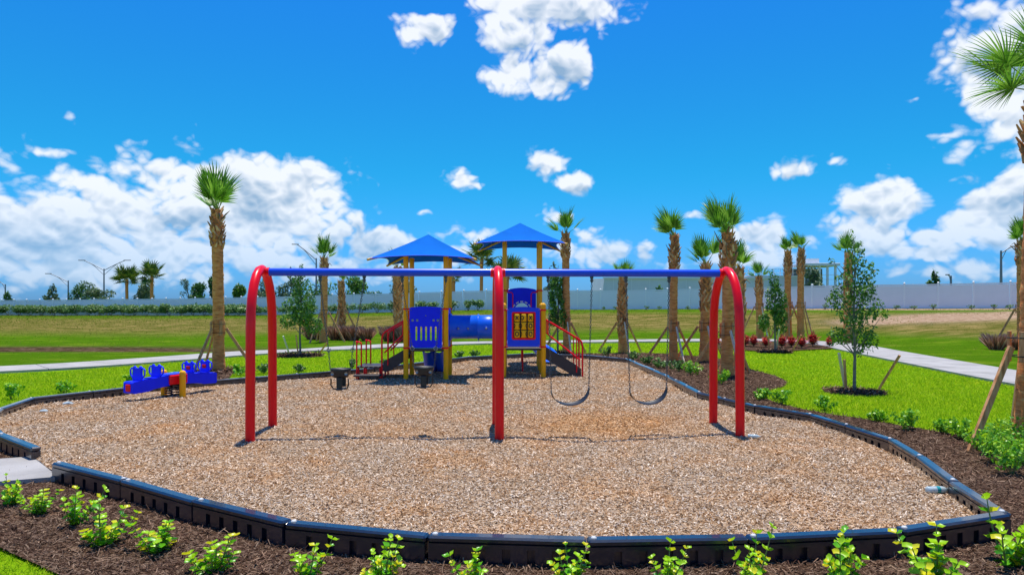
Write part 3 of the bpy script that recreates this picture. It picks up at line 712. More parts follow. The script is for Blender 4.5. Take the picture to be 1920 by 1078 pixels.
def bucket_swing(s, dx, zs, label, rz=0.):
    root = empty('bucket_swing', sw_pt(s), label, 'baby swing', 'toddler bucket swings hanging from the left bay', rz=SWROT)
    for sg in (-1, 1):
        t = (sg*.325, 0, TOPZ+.02); e = (dx+sg*.155, -.02, zs+.17); hanger(root, t)
        mid = Vector((dx+sg*.175, -.02, zs+.42))
        chain_mesh((t[0], 0, t[2]-.08), tuple(mid)).build('chain', CHAIN, root)
        MB().tube([mid+Vector((.0, 0, .02))+Vector((math.cos(a)*.03, 0, math.sin(a)*.03)) for a in [k*.7854 for k in range(8)]], .006, 6, closed=True).build('ring', STEEL, root)
        chain_mesh(tuple(mid), e).build('chain', CHAIN, root)
    # bucket: an upper ring, a sloping body with two leg holes between three straps
    n = 24
    def ring(z, rx, ry): return [(dx+rx*math.cos(2*math.pi*k/n), -.02+ry*math.sin(2*math.pi*k/n), zs+z) for k in range(n)]
    prof = [(.16, .155, .125), (.17, .15, .12), (.155, .14, .11), (.055, .10, .09), (.035, .105, .095), (.06, .12, .10), (.14, .152, .125)]
    V = []; F = []
    for z, rx, ry in prof: V += ring(z, rx, ry)
    m = len(prof)
    for i in range(m):
        for k in range(n): F.append((i*n+k, i*n+(k+1) % n, ((i+1) % m)*n+(k+1) % n, ((i+1) % m)*n+k))
    MB().add(V, F, True).build('seat_shell', BLK, root)
    MB().box((dx, -.125, zs-.04), (.085, .022, .16), bev=.008).box((dx, -.075, zs-.135), (.095, .14, .024), bev=.008).build('crotch_strap', BLK, root)
    MB().box((dx, .09, zs-.02), (.12, .022, .19), bev=.008).box((dx, .03, zs-.135), (.13, .14, .02), bev=.008).build('seat_back', BLK, root)
    for sg in (-1, 1):
        MB().tube([(dx+sg*.125, -.10, zs+.02), (dx+sg*.13, -.09, zs-.07), (dx+sg*.10, -.05, zs-.13), (dx+sg*.05, -.02, zs-.14)], .010, 8).build('leg_strap', BLK, root)
        MB().lathe([(.026, 0), (.026, .006), (.012, .010), (0, .010)], axis='y', n=12).build('rivet', STEEL, root, (dx+sg*.10, -.142, zs+.10))
bucket_swing(-2.325, -.02, .82, 'black toddler bucket swing on the left, next to the leftmost red arch', )
bucket_swing(-1.11, .0, .84, 'black toddler bucket swing hanging in front of the yellow posts of the left tower')

# ------------------------------------------------------------ play structure
def play():
    X0, Y0 = -2.75, 17.85; W = 1.02
    root = empty('play_structure', (0, 19, 0), 'yellow-posted playground climber with two blue shade roofs, a tunnel and a slide', 'play structure')
    def B(mb, name, m, par=None): 
        o = mb.build(name, m, None); o.parent = par or root; o.matrix_parent_inverse = Matrix.Identity(4)
        if par is None: o.location = (0, -19, 0)
        return o
    XL, XR = -2.73, -1.70; YF, YB = 17.85, 18.9
    DL = .80                      # low deck height
    RL, RR = -.22, .83; RY = [18.3, 19.38, 20.5, 21.58]; DH = 1.25
    def post(x, y, h, dome=False):
        p = B(MB().tube([(x, y, -.1), (x, y, h)], .0655, 16), 'post', YEL)
        if dome: B(MB().lathe([(.069, -.02), (.069, .02), (.06, .05), (.04, .075), (.015, .088), (0, .09)], (x, y, h), 16), 'post_cap', YEL, p)
        return p
    for x in (XL, XR):
        for y in (YF, YB): post(x, y, 3.2)
    for x in (RL, RR):
        for y in RY[2:]: post(x, y, 3.85)
        for y in RY[:2]: post(x, y, 1.9, True)
    # collars
    def collar(x, y, z, s=1): B(MB().tube([(x, y, z-.022), (x, y, z+.022)], .075, 16).box((x+s*.085, y, z), (.05, .05, .04), bev=.006), 'collar', RED2)
    for x, s in ((XL, 1), (XR, -1)):
        for y in (YF, YB):
            for z in (DL+.03, 1.83): collar(x, y, z, s)
    for x, s in ((RL, 1), (RR, -1)):
        for y in RY[:2]:
            for z in (DL+.03, 1.80): collar(x, y, z, s)
        for y in RY[2:]:
            for z in (DH, 2.36): collar(x, y, z, s)
    # decks
    B(MB().box(((XL+XR)/2, (YF+YB)/2, DL-.03), (W-.12, YB-YF-.06, .07), bev=.01), 'deck', DECK)
    B(MB().box(((RL+RR)/2, (RY[0]+RY[1])/2, DL-.03), (RR-RL-.12, 1.02, .07), bev=.01), 'deck', DECK)
    B(MB().box(((RL+RR)/2, (RY[1]+RY[2])/2, 1.0), (RR-RL-.12, 1.02, .07), bev=.01), 'deck', DECK)
    B(MB().box(((RL+RR)/2, (RY[2]+RY[3])/2, DH-.03), (RR-RL-.12, 1.02, .07), bev=.01), 'deck', DECK)
    # shade roofs
    def canopy(cx, cy, zc, za, hw):
        apex = Vector((cx, cy, za)); cs = [Vector((cx+sx*hw, cy+sy*hw, zc)) for sx, sy in ((-1, -1), (1, -1), (1, 1), (-1, 1))]
        V = []; F = []; n = 12; m = 8
        for q in range(4):
            a, b = cs[q], cs[(q+1) % 4]; mid = (a+b)/2; inn = (Vector((cx, cy, zc))-mid).normalized(); base = len(V)
            for j in range(m+1):
                t = j/m
                for i in range(n+1):
                    s = i/n; e = a.lerp(b, s); bow = 4*s*(1-s); e = e+inn*.20*bow+Vector((0, 0, .09*bow))
                    p = apex.lerp(e, t); p.z -= .05*4*t*(1-t)*(.4+.6*bow)
                    V.append(p)
            for j in range(m):
                for i in range(n): F.append((base+j*(n+1)+i, base+(j+1)*(n+1)+i, base+(j+1)*(n+1)+i+1, base+j*(n+1)+i+1))
        mb = MB(); mb.add(V, F, False); can = B(mb, 'canopy', FABRIC)
        for p in can.data.polygons: p.use_smooth = False
        sm = can.modifiers.new('thickness', 'SOLIDIFY'); sm.thickness = .006
        # hem and ridge seams
        for q in range(4):
            a, b = cs[q], cs[(q+1) % 4]; mid = (a+b)/2; inn = (Vector((cx, cy, zc))-mid).normalized()
            B(MB().tube([a.lerp(b, i/10)+inn*.20*4*(i/10)*(1-i/10)+Vector((0, 0, .09*4*(i/10)*(1-i/10)-.006)) for i in range(11)], .012, 6), 'hem', BLUEFR, can)
            top = Vector((cx+(-1, 1, 1, -1)[q]*.52, cy+(-1, -1, 1, 1)[q]*.52, zc+.27))
            tip = cs[q]+Vector(((-1, 1, 1, -1)[q]*.03, (-1, -1, 1, 1)[q]*.03, -.035))
            B(MB().tube([top, tip], [.038, .03], 10), 'roof_arm', YELDK)
            B(MB().tube([Vector((top.x, top.y, top.z)), Vector((cx, cy, za-.05))], .025, 8), 'roof_arm', YELDK)
    canopy((XL+XR)/2, (YF+YB)/2, 3.08, 3.80, 1.31)
    canopy((RL+RR)/2-.06, (RY[2]+RY[3])/2+.08, 3.70, 4.43, 1.31)
    # ---- slotted panel, front of left tower
    def rr(x0, x1, z0, z1, r, k=4):
        out = []
        for cx, cz, a0 in ((x1-r, z1-r, 0), (x0+r, z1-r, 90), (x0+r, z0+r, 180), (x1-r, z0+r, 270)):
            for j in range(k+1): a = R(a0+90*j/k); out.append((cx+r*math.cos(a), cz+r*math.sin(a)))
        return out
    def topped(x0, x1, z0, z1, rise):
        pts = [(x0+.02, z0), (x1-.02, z0), (x1, z0+.02), (x1, z1-.02)]
        for j in range(0, 9): t = j/8; pts.append((x1-.03+(x0-x1+.06)*t, z1+rise*math.sin(math.pi*t)))
        return pts+[(x0, z1-.02), (x0, z0+.02)]
    cx = (XL+XR)/2
    slots = [rr(cx-.245+.125*k-.025, cx-.245+.125*k+.025, 1.02, 1.38, .024) for k in range(5)]
    pan = B(MB().prism(topped(cx-.415, cx+.415, .84, 1.87, .025), YF-.035, YF+.0, slots), 'slotted_panel', BLUEPL)
    for dx in (-.34, -.22, .20, .31): B(MB().lathe([(.034, 0), (.034, -.008), (.018, -.016), (0, -.018)], (cx+dx, YF-.035, 1.54), 14, 'y'), 'clear_bubble', GREYB, pan)
    B(MB().lathe([(.016, 0), (.016, -.006), (0, -.008)], (cx, YF-.035, 1.66), 10, 'y'), 'bolt', STEEL, pan)
    for sx in (-1, 1):
        for z in (.88, 1.80): B(MB().lathe([(.013, 0), (.013, -.006), (0, -.008)], (cx+sx*.38, YF-.035, z), 10, 'y'), 'bolt', STEEL, pan)
        B(MB().tube([(cx+sx*.44, YF, .87), (cx+sx*.44, YF, 1.80)], .016, 8), 'panel_frame', RED2)
    # ---- tic-tac-toe panel
    cx = (RL+RR)/2; yf = RY[0]
    gx, gz, gw, gh = cx+.005, 1.385, .60, .70
    pan = B(MB().prism(topped(cx-.43, cx+.43, .84, 1.85, .035), yf-.04, yf, [rr(gx-gw/2, gx+gw/2, gz-gh/2, gz+gh/2, .03)]), 'game_panel', BLUEFR)
    B(MB().prism(rr(gx-gw/2-.015, gx+gw/2+.015, gz-gh/2-.015, gz+gh/2+.015, .04), yf-.052, yf-.036, [rr(gx-gw/2+.03, gx+gw/2-.03, gz-gh/2+.03, gz+gh/2-.03, .03)]), 'red_trim', RED2, pan)
    B(MB().box((gx, yf+.012, gz), (gw+.04, .02, gh+.04)), 'backing', BLK, pan)
    syms = [['X', 'o', 'X'], ['', '', 'O'], ['O', '', 'O']]
    for r_ in range(3):
        for c_ in range(3):
            x = gx+(c_-1)*.178; z = gz-(r_-1)*.212; s_ = syms[r_][c_]
            prof = [(0, -.096), (.066, -.096), (.074, -.088), (.074, .088), (.066, .096), (0, .096)]
            t = B(MB().lathe(prof, (x, yf-.03, z), 20), 'game_barrel', TILE, pan)
            # symbols wrap round the barrel
            def wrap(u, w, rad=.0755): a = u/rad; return (x+rad*math.sin(a), yf-.03-rad*math.cos(a), z+w)
            def stroke(pts, th=.0135, closed=False):
                V = []; F = []; n = len(pts)
                for i in range(n):
                    p = Vector(pts[i]); q = Vector(pts[(i+1) % n] if closed or i < n-1 else pts[i]); o_ = Vector(pts[i-1] if closed or i else pts[i])
                    d = (q-o_).normalized(); nn = Vector((-d.y, d.x))*th; V += [wrap(*(p+nn)), wrap(*(p-nn))]
                for i in range(n if closed else n-1): j = (i+1) % n; F.append((2*i, 2*i+1, 2*j+1, 2*j))
                B(MB().add(V, F), 'symbol', INK, t)
            if s_ == 'X':
                stroke([(-.04+.08*k/6, -.052+.104*k/6) for k in range(7)]); stroke([(-.04+.08*k/6, .052-.104*k/6) for k in range(7)])
            elif s_ == 'O': stroke([(.042*math.cos(2*math.pi*k/20), .05*math.sin(2*math.pi*k/20)) for k in range(20)], closed=True)
            elif s_ == 'o': stroke([(-.05+.04*math.cos(2*math.pi*k/20), .05*math.sin(2*math.pi*k/20)) for k in range(20)], closed=True)
            else: stroke([(.10+.04*math.cos(2*math.pi*k/20), .05*math.sin(2*math.pi*k/20)) for k in range(20)], closed=True); stroke([(-.10-.04*math.cos(2*math.pi*k/20), .05*math.sin(2*math.pi*k/20)) for k in range(20)], closed=True)
    for sx in (-1, 1):
        B(MB().tube([(cx+sx*.455, yf, .87), (cx+sx*.455, yf, 1.78)], .016, 8), 'panel_frame', RED2)
        for z in (.88, 1.80): B(MB().lathe([(.013, 0), (.013, -.006), (0, -.008)], (cx+sx*.4, yf-.04, z), 10, 'y'), 'bolt', STEEL, pan)
    # ---- arch panel on the high deck, with hoop handles
    ya = RY[3]-.02; x0, x1, z0 = cx-.44, cx+.44, 1.26
    outer = topped(x0, x1, z0, 2.42, .05); ar = [(cx-.25, z0+.03)]+[(cx-.25*math.cos(math.pi*k/14), z0+.42+.32*math.sin(math.pi*k/14)) for k in range(15)]+[(cx+.25, z0+.03)]
    pan = B(MB().prism(outer, ya-.03, ya, [ar[::-1]]), 'arch_panel', BLUEPL)
    for k in range(7):
        a0 = math.pi*(k+.15)/7; a1 = math.pi*(k+.8)/7; V = []; F = []
        for j in range(4):
            a = a0+(a1-a0)*j/3
            for r_ in (.29, .33): V.append((cx-r_*math.cos(a), ya-.033, z0+.44+r_*1.1*math.sin(a)))
        for j in range(3): F.append((2*j, 2*j+1, 2*j+3, 2*j+2))
        B(MB().add(V, F), 'printed_dash', SILV, pan)
    for sx in (-1, 1):
        xx = cx+sx*.40; B(MB().tube([(cx+sx*.5, ya-.3, 2.32), (xx-sx*.08, ya-.3, 2.32), (xx-sx*.12, ya-.3, 2.26), (xx-sx*.12, ya-.3, 1.5), (xx-sx*.08, ya-.3, 1.44), (cx+sx*.5, ya-.3, 1.44)], .017, 8), 'grab_bar', RED2)
    # side barriers of middle and high deck
    for x in (RL, RR):
        for (ya_, yb_, zb, zt) in ((RY[2]+.1, RY[3]-.1, DH+.05, DH+1.0),):
            B(MB().tube([(x, ya_, zb), (x, ya_, zt), (x, yb_, zt), (x, yb_, zb)], .017, 8, closed=True), 'side_rail', RED2)
            for k in range(1, 6): y = ya_+(yb_-ya_)*k/6; B(MB().tube([(x, y, zb), (x, y, zt)], .010, 6), 'baluster', RED2)
        ya_, yb_ = RY[1]+.1, RY[2]-.1
        B(MB().tube([(x, ya_, 1.08), (x, ya_, 1.85), (x, yb_, 1.95), (x, yb_, 1.08)], .017, 8, closed=True), 'side_rail', RED2)
    # ---- crawl tunnel
    yt = 18.62; tb = MB(); zt = 1.345; r_ = .315; V = []; F = []; n = 28; xs = [XR+.03, XR+.07, XR+.10, -.93, -.91, -.89, -.87, RL-.12, RL-.09, RL-.04]
    rs = [.36, .36, .315, .315, .345, .345, .315, .315, .36, .36]
    for x, r_ in zip(xs, rs):
        for k in range(n): a = 2*math.pi*k/n; V.append((x, yt+(18.85-18.62)*0+r_*math.cos(a), zt+r_*math.sin(a)))
    m = len(xs); F = [(i*n+k, i*n+(k+1) % n, (i+1)*n+(k+1) % n, (i+1)*n+k) for i in range(m-1) for k in range(n)]
    tun = B(MB().add(V, F, False), 'tunnel', BLUETUBE); s_ = tun.modifiers.new('shell', 'SOLIDIFY'); s_.thickness = .012
    for p in tun.data.polygons: p.use_smooth = True
    B(MB().tube([(-.9, yt, zt-.34), (-.9, yt, zt-.385)], .012, 8), 'bolt', STEEL, tun)
    for x in (-1.42, -1.16, -.68):
        a = R(-8); y = yt-.318*math.cos(a); z = zt-.03
        B(MB().lathe([(.048, .01), (.05, -.004), (.040, -.010), (.034, -.006)], (x, y, z), 16, 'y'), 'porthole_rim', BLUEDK, tun)
        B(MB().lathe([(.034, 0), (.026, -.018), (.012, -.027), (0, -.029)], (x, y-.004, z), 14, 'y'), 'clear_bubble', GREYB, tun)
    for x in (XR+.02, RL-.02):
        yy0, yy1 = (YF+.08, YB-.08) if x < -1 else (RY[0]+.08, RY[1]-.08)
        yc = yt; ring = [(yc+.33*math.cos(-2*math.pi*k/20), zt+.33*math.sin(-2*math.pi*k/20)) for k in range(20)]
        mb = MB().prism([(yy0, .84), (yy1, .84), (yy1, 1.85), (yy0, 1.85)], -.012, .012, [ring])
        mb.v = [(x+v[1], v[0], v[2]) for v in mb.v]; B(mb, 'tunnel_panel', BLUEPL)
    # ---- stairs with side plates and rails
    def stairs(xa, xb, y0, y1, zt, zb, sgn):
        yc = [y0+.06, y1-.06]; steps = 4
        for y in yc:
            d = Vector((xb-xa, 0, zb-zt)).normalized()
            mb = MB(); V = [(xa, y-.012, zt), (xa, y-.012, zt-.30), (xb-sgn*.04, y-.012, zb-.09), (xb, y-.012, zb-.02), (xb, y-.012, zb+.20)]
            V += [(v[0], y+.012, v[2]) for v in V]; k = 5
            F = [tuple(range(k)), tuple(range(2*k-1, k-1, -1))]+[(i, (i+1) % k, k+(i+1) % k, k+i)[::-1] for i in range(k)]
            B(mb.add(V, F), 'side_plate', DECK)
        for i in range(steps):
            t = (i+.6)/steps; B(MB().box((xa+(xb-xa)*t, (y0+y1)/2, zt-.08+(zb-zt)*t), (.24, y1-y0-.16, .035), bev=.006), 'step', DECK)
        for y, o_ in zip(yc, (-.03, .03)):
            yy = y+o_; h = .74
            top = [(xa-sgn*.02, yy, zt+h+.02), (xb-sgn*.06, yy, zb+h+.24), (xb+sgn*.01, yy, zb+h+.17), (xb+sgn*.035, yy, zb+h+.06), (xb+sgn*.035, yy, -.1)]
            B(MB().tube(top, .023, 8), 'handrail', RED2)
            B(MB().tube([(xa+sgn*.06, yy, zt+h-.02), (xa+sgn*.06, yy, zt+.36), (xa+sgn*.12, yy, zt+.31), (xb-sgn*.03, yy, zb+.43)], .021, 8), 'lower_rail', RED2)
            B(MB().tube([(xb-sgn*.12, yy, zb+h+.25), (xb-sgn*.12, yy, zb+.1)], .015, 8), 'rail_post', RED2)
    stairs(XL-.03, XL-.60, YF+.05, YB-.05, DL, .27, -1)
    stairs(RR+.06, RR+1.0, RY[0]+.02, RY[1]-.05, DL, .05, 1)
    # ---- low transfer platform at left
    tp = B(MB().box((-3.70, 18.35, .33), (.62, .86, .055), bev=.012), 'transfer_deck', DECK)
    for k in range(5): B(MB().box((-3.94+.12*k, 17.917, .335), (.03, .008, .02)), 'bolt', STEEL, tp)
    B(MB().box((-3.70, 17.78, .13), (.68, .30, .05), bev=.012), 'transfer_step', DECK)
    for x in (-3.98, -3.42):
        for y in (17.98, 18.72): B(MB().tube([(x, y, -.1), (x, y, .31)], .024, 8), 'platform_leg', RED2)
    for (x, y) in ((-4.02, 17.95), (-3.93, 18.7)):
        B(MB().tube([(x, y, .0), (x, y, .92), (x+.02, y, .97), (x+.06, y, .98), (x+.11, y, .95), (x+.12, y, .9), (x+.12, y, .36)], .02, 8), 'grab_loop', RED2)
        B(MB().lathe([(.027, 0), (.027, .05), (0, .06)], (x, y, .95), 10), 'loop_cap', RED2)
    # ---- steep double slide behind left tower
    xc = (XL+XR)/2+.06
    path = spl([(xc, 18.95, .80), (xc, 19.15, .74), (xc, 19.45, .45), (xc, 19.75, .20), (xc, 20.1, .12), (xc, 20.4, .12)], 4)
    V = []; F = []; prof = []
    for lane in (-1, 1):
        for k in range(9): a = math.pi*k/8; prof.append((lane*.155-.155*math.cos(a), -.17*math.sin(a)))
    prof = [(-.33, .10)]+prof+[(.33, .10)]; m = len(prof)
    for i, p in enumerate(path):
        t = (path[min(i+1, len(path)-1)]-path[max(i-1, 0)]).normalized(); nn = Vector((0, -t.z, t.y))
        for (a, b) in prof: V.append(p+Vector((a, 0, 0))+nn*b)
    F = [(i*m+k, i*m+k+1, (i+1)*m+k+1, (i+1)*m+k) for i in range(len(path)-1) for k in range(m-1)]
    sl = B(MB().add(V, F, True), 'double_slide', BLUEDK); q = sl.modifiers.new('shell', 'SOLIDIFY'); q.thickness = .02
    B(MB().tube([(xc+.12, 19.9, -.1), (xc+.12, 19.9, .1)], .03, 8).box((xc+.12, 19.9, .02), (.22, .1, .03)), 'slide_foot', DECK, sl)
    # ---- curved slide from the high deck
    path = spl([(cx, 21.65, 1.24), (cx-.05, 22.0, 1.20), (cx-.12, 22.5, .98), (cx+.02, 22.95, .80), (cx+.38, 23.0, .58), (cx+.68, 22.75, .36), (cx+.80, 22.4, .24), (cx+.82, 22.1, .20)], 5)
    V = []; prof = [(-.29, .20), (-.27, .06), (-.2, -.03), (-.08, -.07), (.08, -.07), (.2, -.03), (.27, .06), (.29, .20)]; m = len(prof)
    for i, p in enumerate(path):
        t = (path[min(i+1, len(path)-1)]-path[max(i-1, 0)]).normalized(); sd_ = t.cross(Vector((0, 0, 1))).normalized(); up = sd_.cross(t)
        for (a, b) in prof: V.append(p+sd_*a+up*b)
    F = [(i*m+k, i*m+k+1, (i+1)*m+k+1, (i+1)*m+k) for i in range(len(path)-1) for k in range(m-1)]
    sl = B(MB().add(V, F, True), 'curved_slide', BLUETUBE); q = sl.modifiers.new('shell', 'SOLIDIFY'); q.thickness = .02
    B(MB().tube([(cx+.02, 22.9, -.1), (cx+.02, 22.9, .74)], .03, 8), 'slide_leg', RED2, sl)
    B(MB().tube([(cx-.0, 20.0, -.1), (cx-.0, 20.0, .97)], .025, 8), 'deck_leg', RED2)
play()

# ------------------------------------------------------------ four-seat spring rocker
def rocker():
    A = Vector((-7.50, 13.55, 0)); Bp = Vector((-6.72, 15.55, 0)); c = (A+Bp)/2; d = (Bp-A); L_ = d.length; rz = math.atan2(d.y, d.x)
    root = empty('spring_rocker', (c.x, c.y, 0), 'blue four-seat spring rocker with red centre and yellow posts near the left kerb', 'spring rider', rz=rz)
    tilt = Matrix.Rotation(R(-1.0), 3, 'Y')
    for sg in (-1, 1):
        # beam with cut corner underneath
        x0 = .20; x1 = L_/2
        out = [(x0, .50), (x0, .27), (x0+.30, .25), (x0+.42, .235), (x0+.50, .21), (x1-.03, .195), (x1, .22), (x1, .41), (x1-.03, .43), (x0+.45, .445)]
        if sg < 0: out = [(-a, b) for a, b in out][::-1]
        bm = MB().prism(out, -.13, .13).build('seat_beam', BLUEPL, root)
        for y in (-.10, .10): MB().box((sg*(x1+.005), y*.0, .31), (.02, .13, .14), bev=.02).build('end_plate', RED2, bm) if y > 0 else None
        for xs in (.42, .86):
            x = sg*xs
            out = [(-.10, .43), (-.115, .50), (-.105, .60), (-.115, .69), (-.075, .725), (-.045, .69), (.0, .68), (.045, .69), (.075, .725), (.115, .69), (.105, .60), (.12, .50), (.11, .43)]
            mb = MB().prism(out, -.02, .02); mb.v = [(x+v[1], v[0]*1.05, v[2]) for v in mb.v]; sb = mb.build('seat_back', BLUEPL, root)
            for y in (-1, 1):
                MB().tube([(x, y*.10, .67), (x, y*.16, .68), (x, y*.195, .64), (x, y*.19, .55), (x, y*.14, .50), (x, y*.10, .51)], .015, 8).build('handle', BLUEPL, sb)
            MB().box((x+sg*.02*0-.03 if sg > 0 else x+.03, 0, .58), (.02, .11, .08), bev=.015).build('red_badge', RED2, sb)
            MB().prism([(-.14, .0), (-.10, .02), (.10, .02), (.14, .0)], -.12, .12).build('seat', BLUEPL, root, (sg*(xs+.19) if xs < .5 else sg*(xs-.16), 0, .445))
    MB().box((0, 0, .385), (.46, .34, .20), bev=.02).build('centre_box', RED2, root)
    MB().box((0, 0, .495), (.50, .30, .022), bev=.008).build('centre_plate', BLUEFR, root)
    for y in (-.26, .26):
        x = .0; p = MB().tube([(x, y, -.1), (x, y, .50)], .062, 16).build('post', YEL, root)
        MB().lathe([(.066, -.015), (.066, .02), (.055, .05), (.03, .068), (0, .073)], (x, y, .5), 16).build('post_cap', YEL, p)
        MB().tube([(0, y*.5, .43), (0, y, .43)], .015, 8).build('axle', STEEL, root)
    for cx in (-.11, .11):
        pts = [(cx+.075*math.cos(t), .075*math.sin(t), .03+.25*t/(2*math.pi*5)) for t in [k*2*math.pi/14 for k in range(5*14+1)]]
        MB().tube(pts, .014, 6).build('spring', BLK, root)
    MB().box((0, 0, .02), (.44, .24, .03), bev=.006).build('base_plate', BLK, root)
rocker()

# ------------------------------------------------------------ vegetation
def frond_mesh(mname, fan=.62, n=34, pet=.55, droop=.3, spread=125, seed=0, mats=(PETI, FROND), wind=0., wf=1.):
    r = random.Random(seed); V = []; F = []
    # blade lies in local plane: petiole along +x (outwards), curved downwards
    P = [Vector((0, 0, 0))+Vector((pet*t, 0, -.10*droop*t*t)) for t in (0, .35, .7, 1.0)]
    pm = MB().tube(P, [.022, .016, .012, .010], 5); hub = P[-1]
    for i in range(n):
        u = -1+2*i/(n-1); a = R(spread*u); ln = fan*(1-.28*abs(u)**1.6)*r.uniform(.9, 1.06); w = .016*r.uniform(.8, 1.2)*wf
        base = hub+Vector((.16*(1-abs(u)), 0, -.03*(1-abs(u))))
        d = Vector((math.cos(a), math.sin(a), .14*abs(u)+r.uniform(-.05, .07))).normalized(); s = Vector((-math.sin(a), math.cos(a), r.uniform(-.4, .4))).normalized()
        pts = []; p = base.copy(); dd = d.copy(); k = 4; q = r.uniform(.6, 1.5)
        for j in range(k+1):
            pts.append(p.copy()); p = p+dd*(ln/k); dd = (dd+Vector((0, wind*.12, -droop*.30*q*(j/k+.15)))).normalized()
        b = len(V); ws = [w*.45, w, w*.85, w*.5, .001]
        for j, pp in enumerate(pts): V += [pp-s*ws[j]+Vector((0, 0, .0)), pp+s*ws[j]]
        F += [(b+2*j, b+2*j+1, b+2*j+3, b+2*j+2) for j in range(k)]
    mb = MB(); mb.add(pm.v, pm.f, True); np_ = len(mb.f); mb.add(V, F)
    me = mb.mesh(mname); me.materials.append(mats[0]); me.materials.append(mats[1])
    me.polygons.foreach_set('material_index', [0]*np_+[1]*(len(me.polygons)-np_)); return me
FR = [frond_mesh('palm_frond', 1.0*.80, 15, .52, .8, 52, s, wind=w, wf=1.7) for s, w in ((1, .5), (2, -.6), (3, 0), (4, .9))]
FRS = [frond_mesh('palm_frond', .46, 24, .42, .28, 110, s+20) for s in range(3)]
FRD = [frond_mesh('palm_frond', .72, 18, .6, .9, 140, s+40, (PETI, FRONDDK), wf=3.2) for s in range(3)]
FRBIG = [frond_mesh('palm_frond', .78, 42, .75, .55, 130, s+60, wind=-.4) for s in range(3)]

def palm(x, y, h_trunk, r, label, seed=0, boots=1.1, nfr=13, frs=FR, wind=.35, spread=48, lean=(0, 0), fscale=1., z0=None, bootw=1.35, boots_all=False, group='planted palms round the playground', sabal=False, dry=True):
    rd = random.Random(seed); z0 = float(terrain(x, y)) if z0 is None else z0
    root = empty('palm_tree', (x, y, z0), label, 'palm tree', group)
    def axis(z): t = z/h_trunk; return Vector((lean[0]*t+.03*math.sin(t*3+seed), lean[1]*t, z))
    zb = h_trunk-boots
    V = []; F = []; n = 14; nz = int(h_trunk/.055)
    for i in range(nz+1):
        z = -.15+(h_trunk+.15)*i/nz; c = axis(z); rr_ = r*(1.22-.22*min(1, max(0, z)/.7)) if z < .7 else r
        rr_ *= 1-.10*(z/h_trunk); rr_ *= 1+rd.uniform(-.045, .045)+(.035 if i % 2 else 0)
        for k in range(n): a = 2*math.pi*k/n; q = rr_*(1+rd.uniform(-.035, .035)); V.append((c.x+q*math.cos(a), c.y+q*math.sin(a), z))
    F = [(i*n+k, i*n+(k+1) % n, (i+1)*n+(k+1) % n, (i+1)*n+k) for i in range(nz) for k in range(n)]
    MB().add(V, F, True).build('trunk', TRUNK, root)
    # boots: woven leaf bases in a spiral
    mb = MB(); nb = int(boots/.0165); zstart = zb
    for i in range(nb):
        t = i/nb; z = zstart+boots*t; a = i*2.399963; c = axis(z); bulge = math.sin(min(1, t*1.12+.12)*math.pi)**.6
        rr_ = r*(1-.1*z/h_trunk)*(1+(bootw-1)*bulge); L_ = rd.uniform(.13, .22)*(1.0 if boots > .9 else .8); w = rd.uniform(.035, .06)
        od = Vector((math.cos(a), math.sin(a), 0)); sd_ = Vector((-od.y, od.x, 0)); base = c+od*rr_*.82; up = (od*rd.uniform(.25, .6)+Vector((0, 0, 1))+sd_*rd.choice((-.5, .5))).normalized()
        tip = base+up*L_; th = up.cross(sd_).normalized()*.016
        mb.add([base-sd_*w+th, base+sd_*w+th, tip+sd_*w*.4+th*.5, tip-sd_*w*.4+th*.5, base-sd_*w*.8-th*2, base+sd_*w*.8-th*2, tip+sd_*w*.3-th*.5, tip-sd_*w*.3-th*.5],
               [(0, 1, 2, 3), (7, 6, 5, 4), (0, 3, 7, 4), (1, 5, 6, 2), (3, 2, 6, 7)])
    mb.build('boot_sheath', BOOT, root)
    top = axis(h_trunk)
    for i in range(nfr):
        t = (i+.5)/nfr; a = i*2.399963+seed; el = 89-(spread*(.85 if sabal or spread > 80 else .58))*t**1.1+rd.uniform(-6, 6)
        el -= 30 if (i % 4 == 3 and not sabal) else 0
        el = max(el, 8 if not sabal else -35)
        d = Vector((math.cos(a)*math.cos(R(el)), math.sin(a)*math.cos(R(el)), math.sin(R(el)))); d = (d+Vector((-wind*rd.uniform(.5, 1.2), 0, 0))).normalized()
        up = Vector((0, 0, 1)); ya = up.cross(d).normalized(); za = d.cross(ya)
        o = link('frond', frs[i % len(frs)], None, root, tuple(top+Vector((0, 0, -.12+.06*rd.random())))); M_ = Matrix((d, ya, za)).transposed()
        ro = Matrix.Rotation(rd.uniform(-.9, .9), 3, 'X'); o.rotation_euler = (M_ @ ro).to_euler(); s = fscale*rd.uniform(.74, 1.14)*(1-.10*t); o.scale = (s, s, s)
    if dry and not sabal:
        for i in range(rd.choice((2, 3, 4))):
            a = rd.uniform(0, 6.28); b = top+Vector((0, 0, -boots*rd.uniform(.2, .8))); od = Vector((math.cos(a), math.sin(a), 0)); p = [b+od*r*.9, b+od*(r+.10)+Vector((0, 0, .14)), b+od*(r+.22)+Vector((0, 0, rd.uniform(-.12, .38)))]
            MB().tube(p, [.03, .022, .006], 6).build('dead_stalk', DRYF, root)
    return root, axis
BRN = [0]
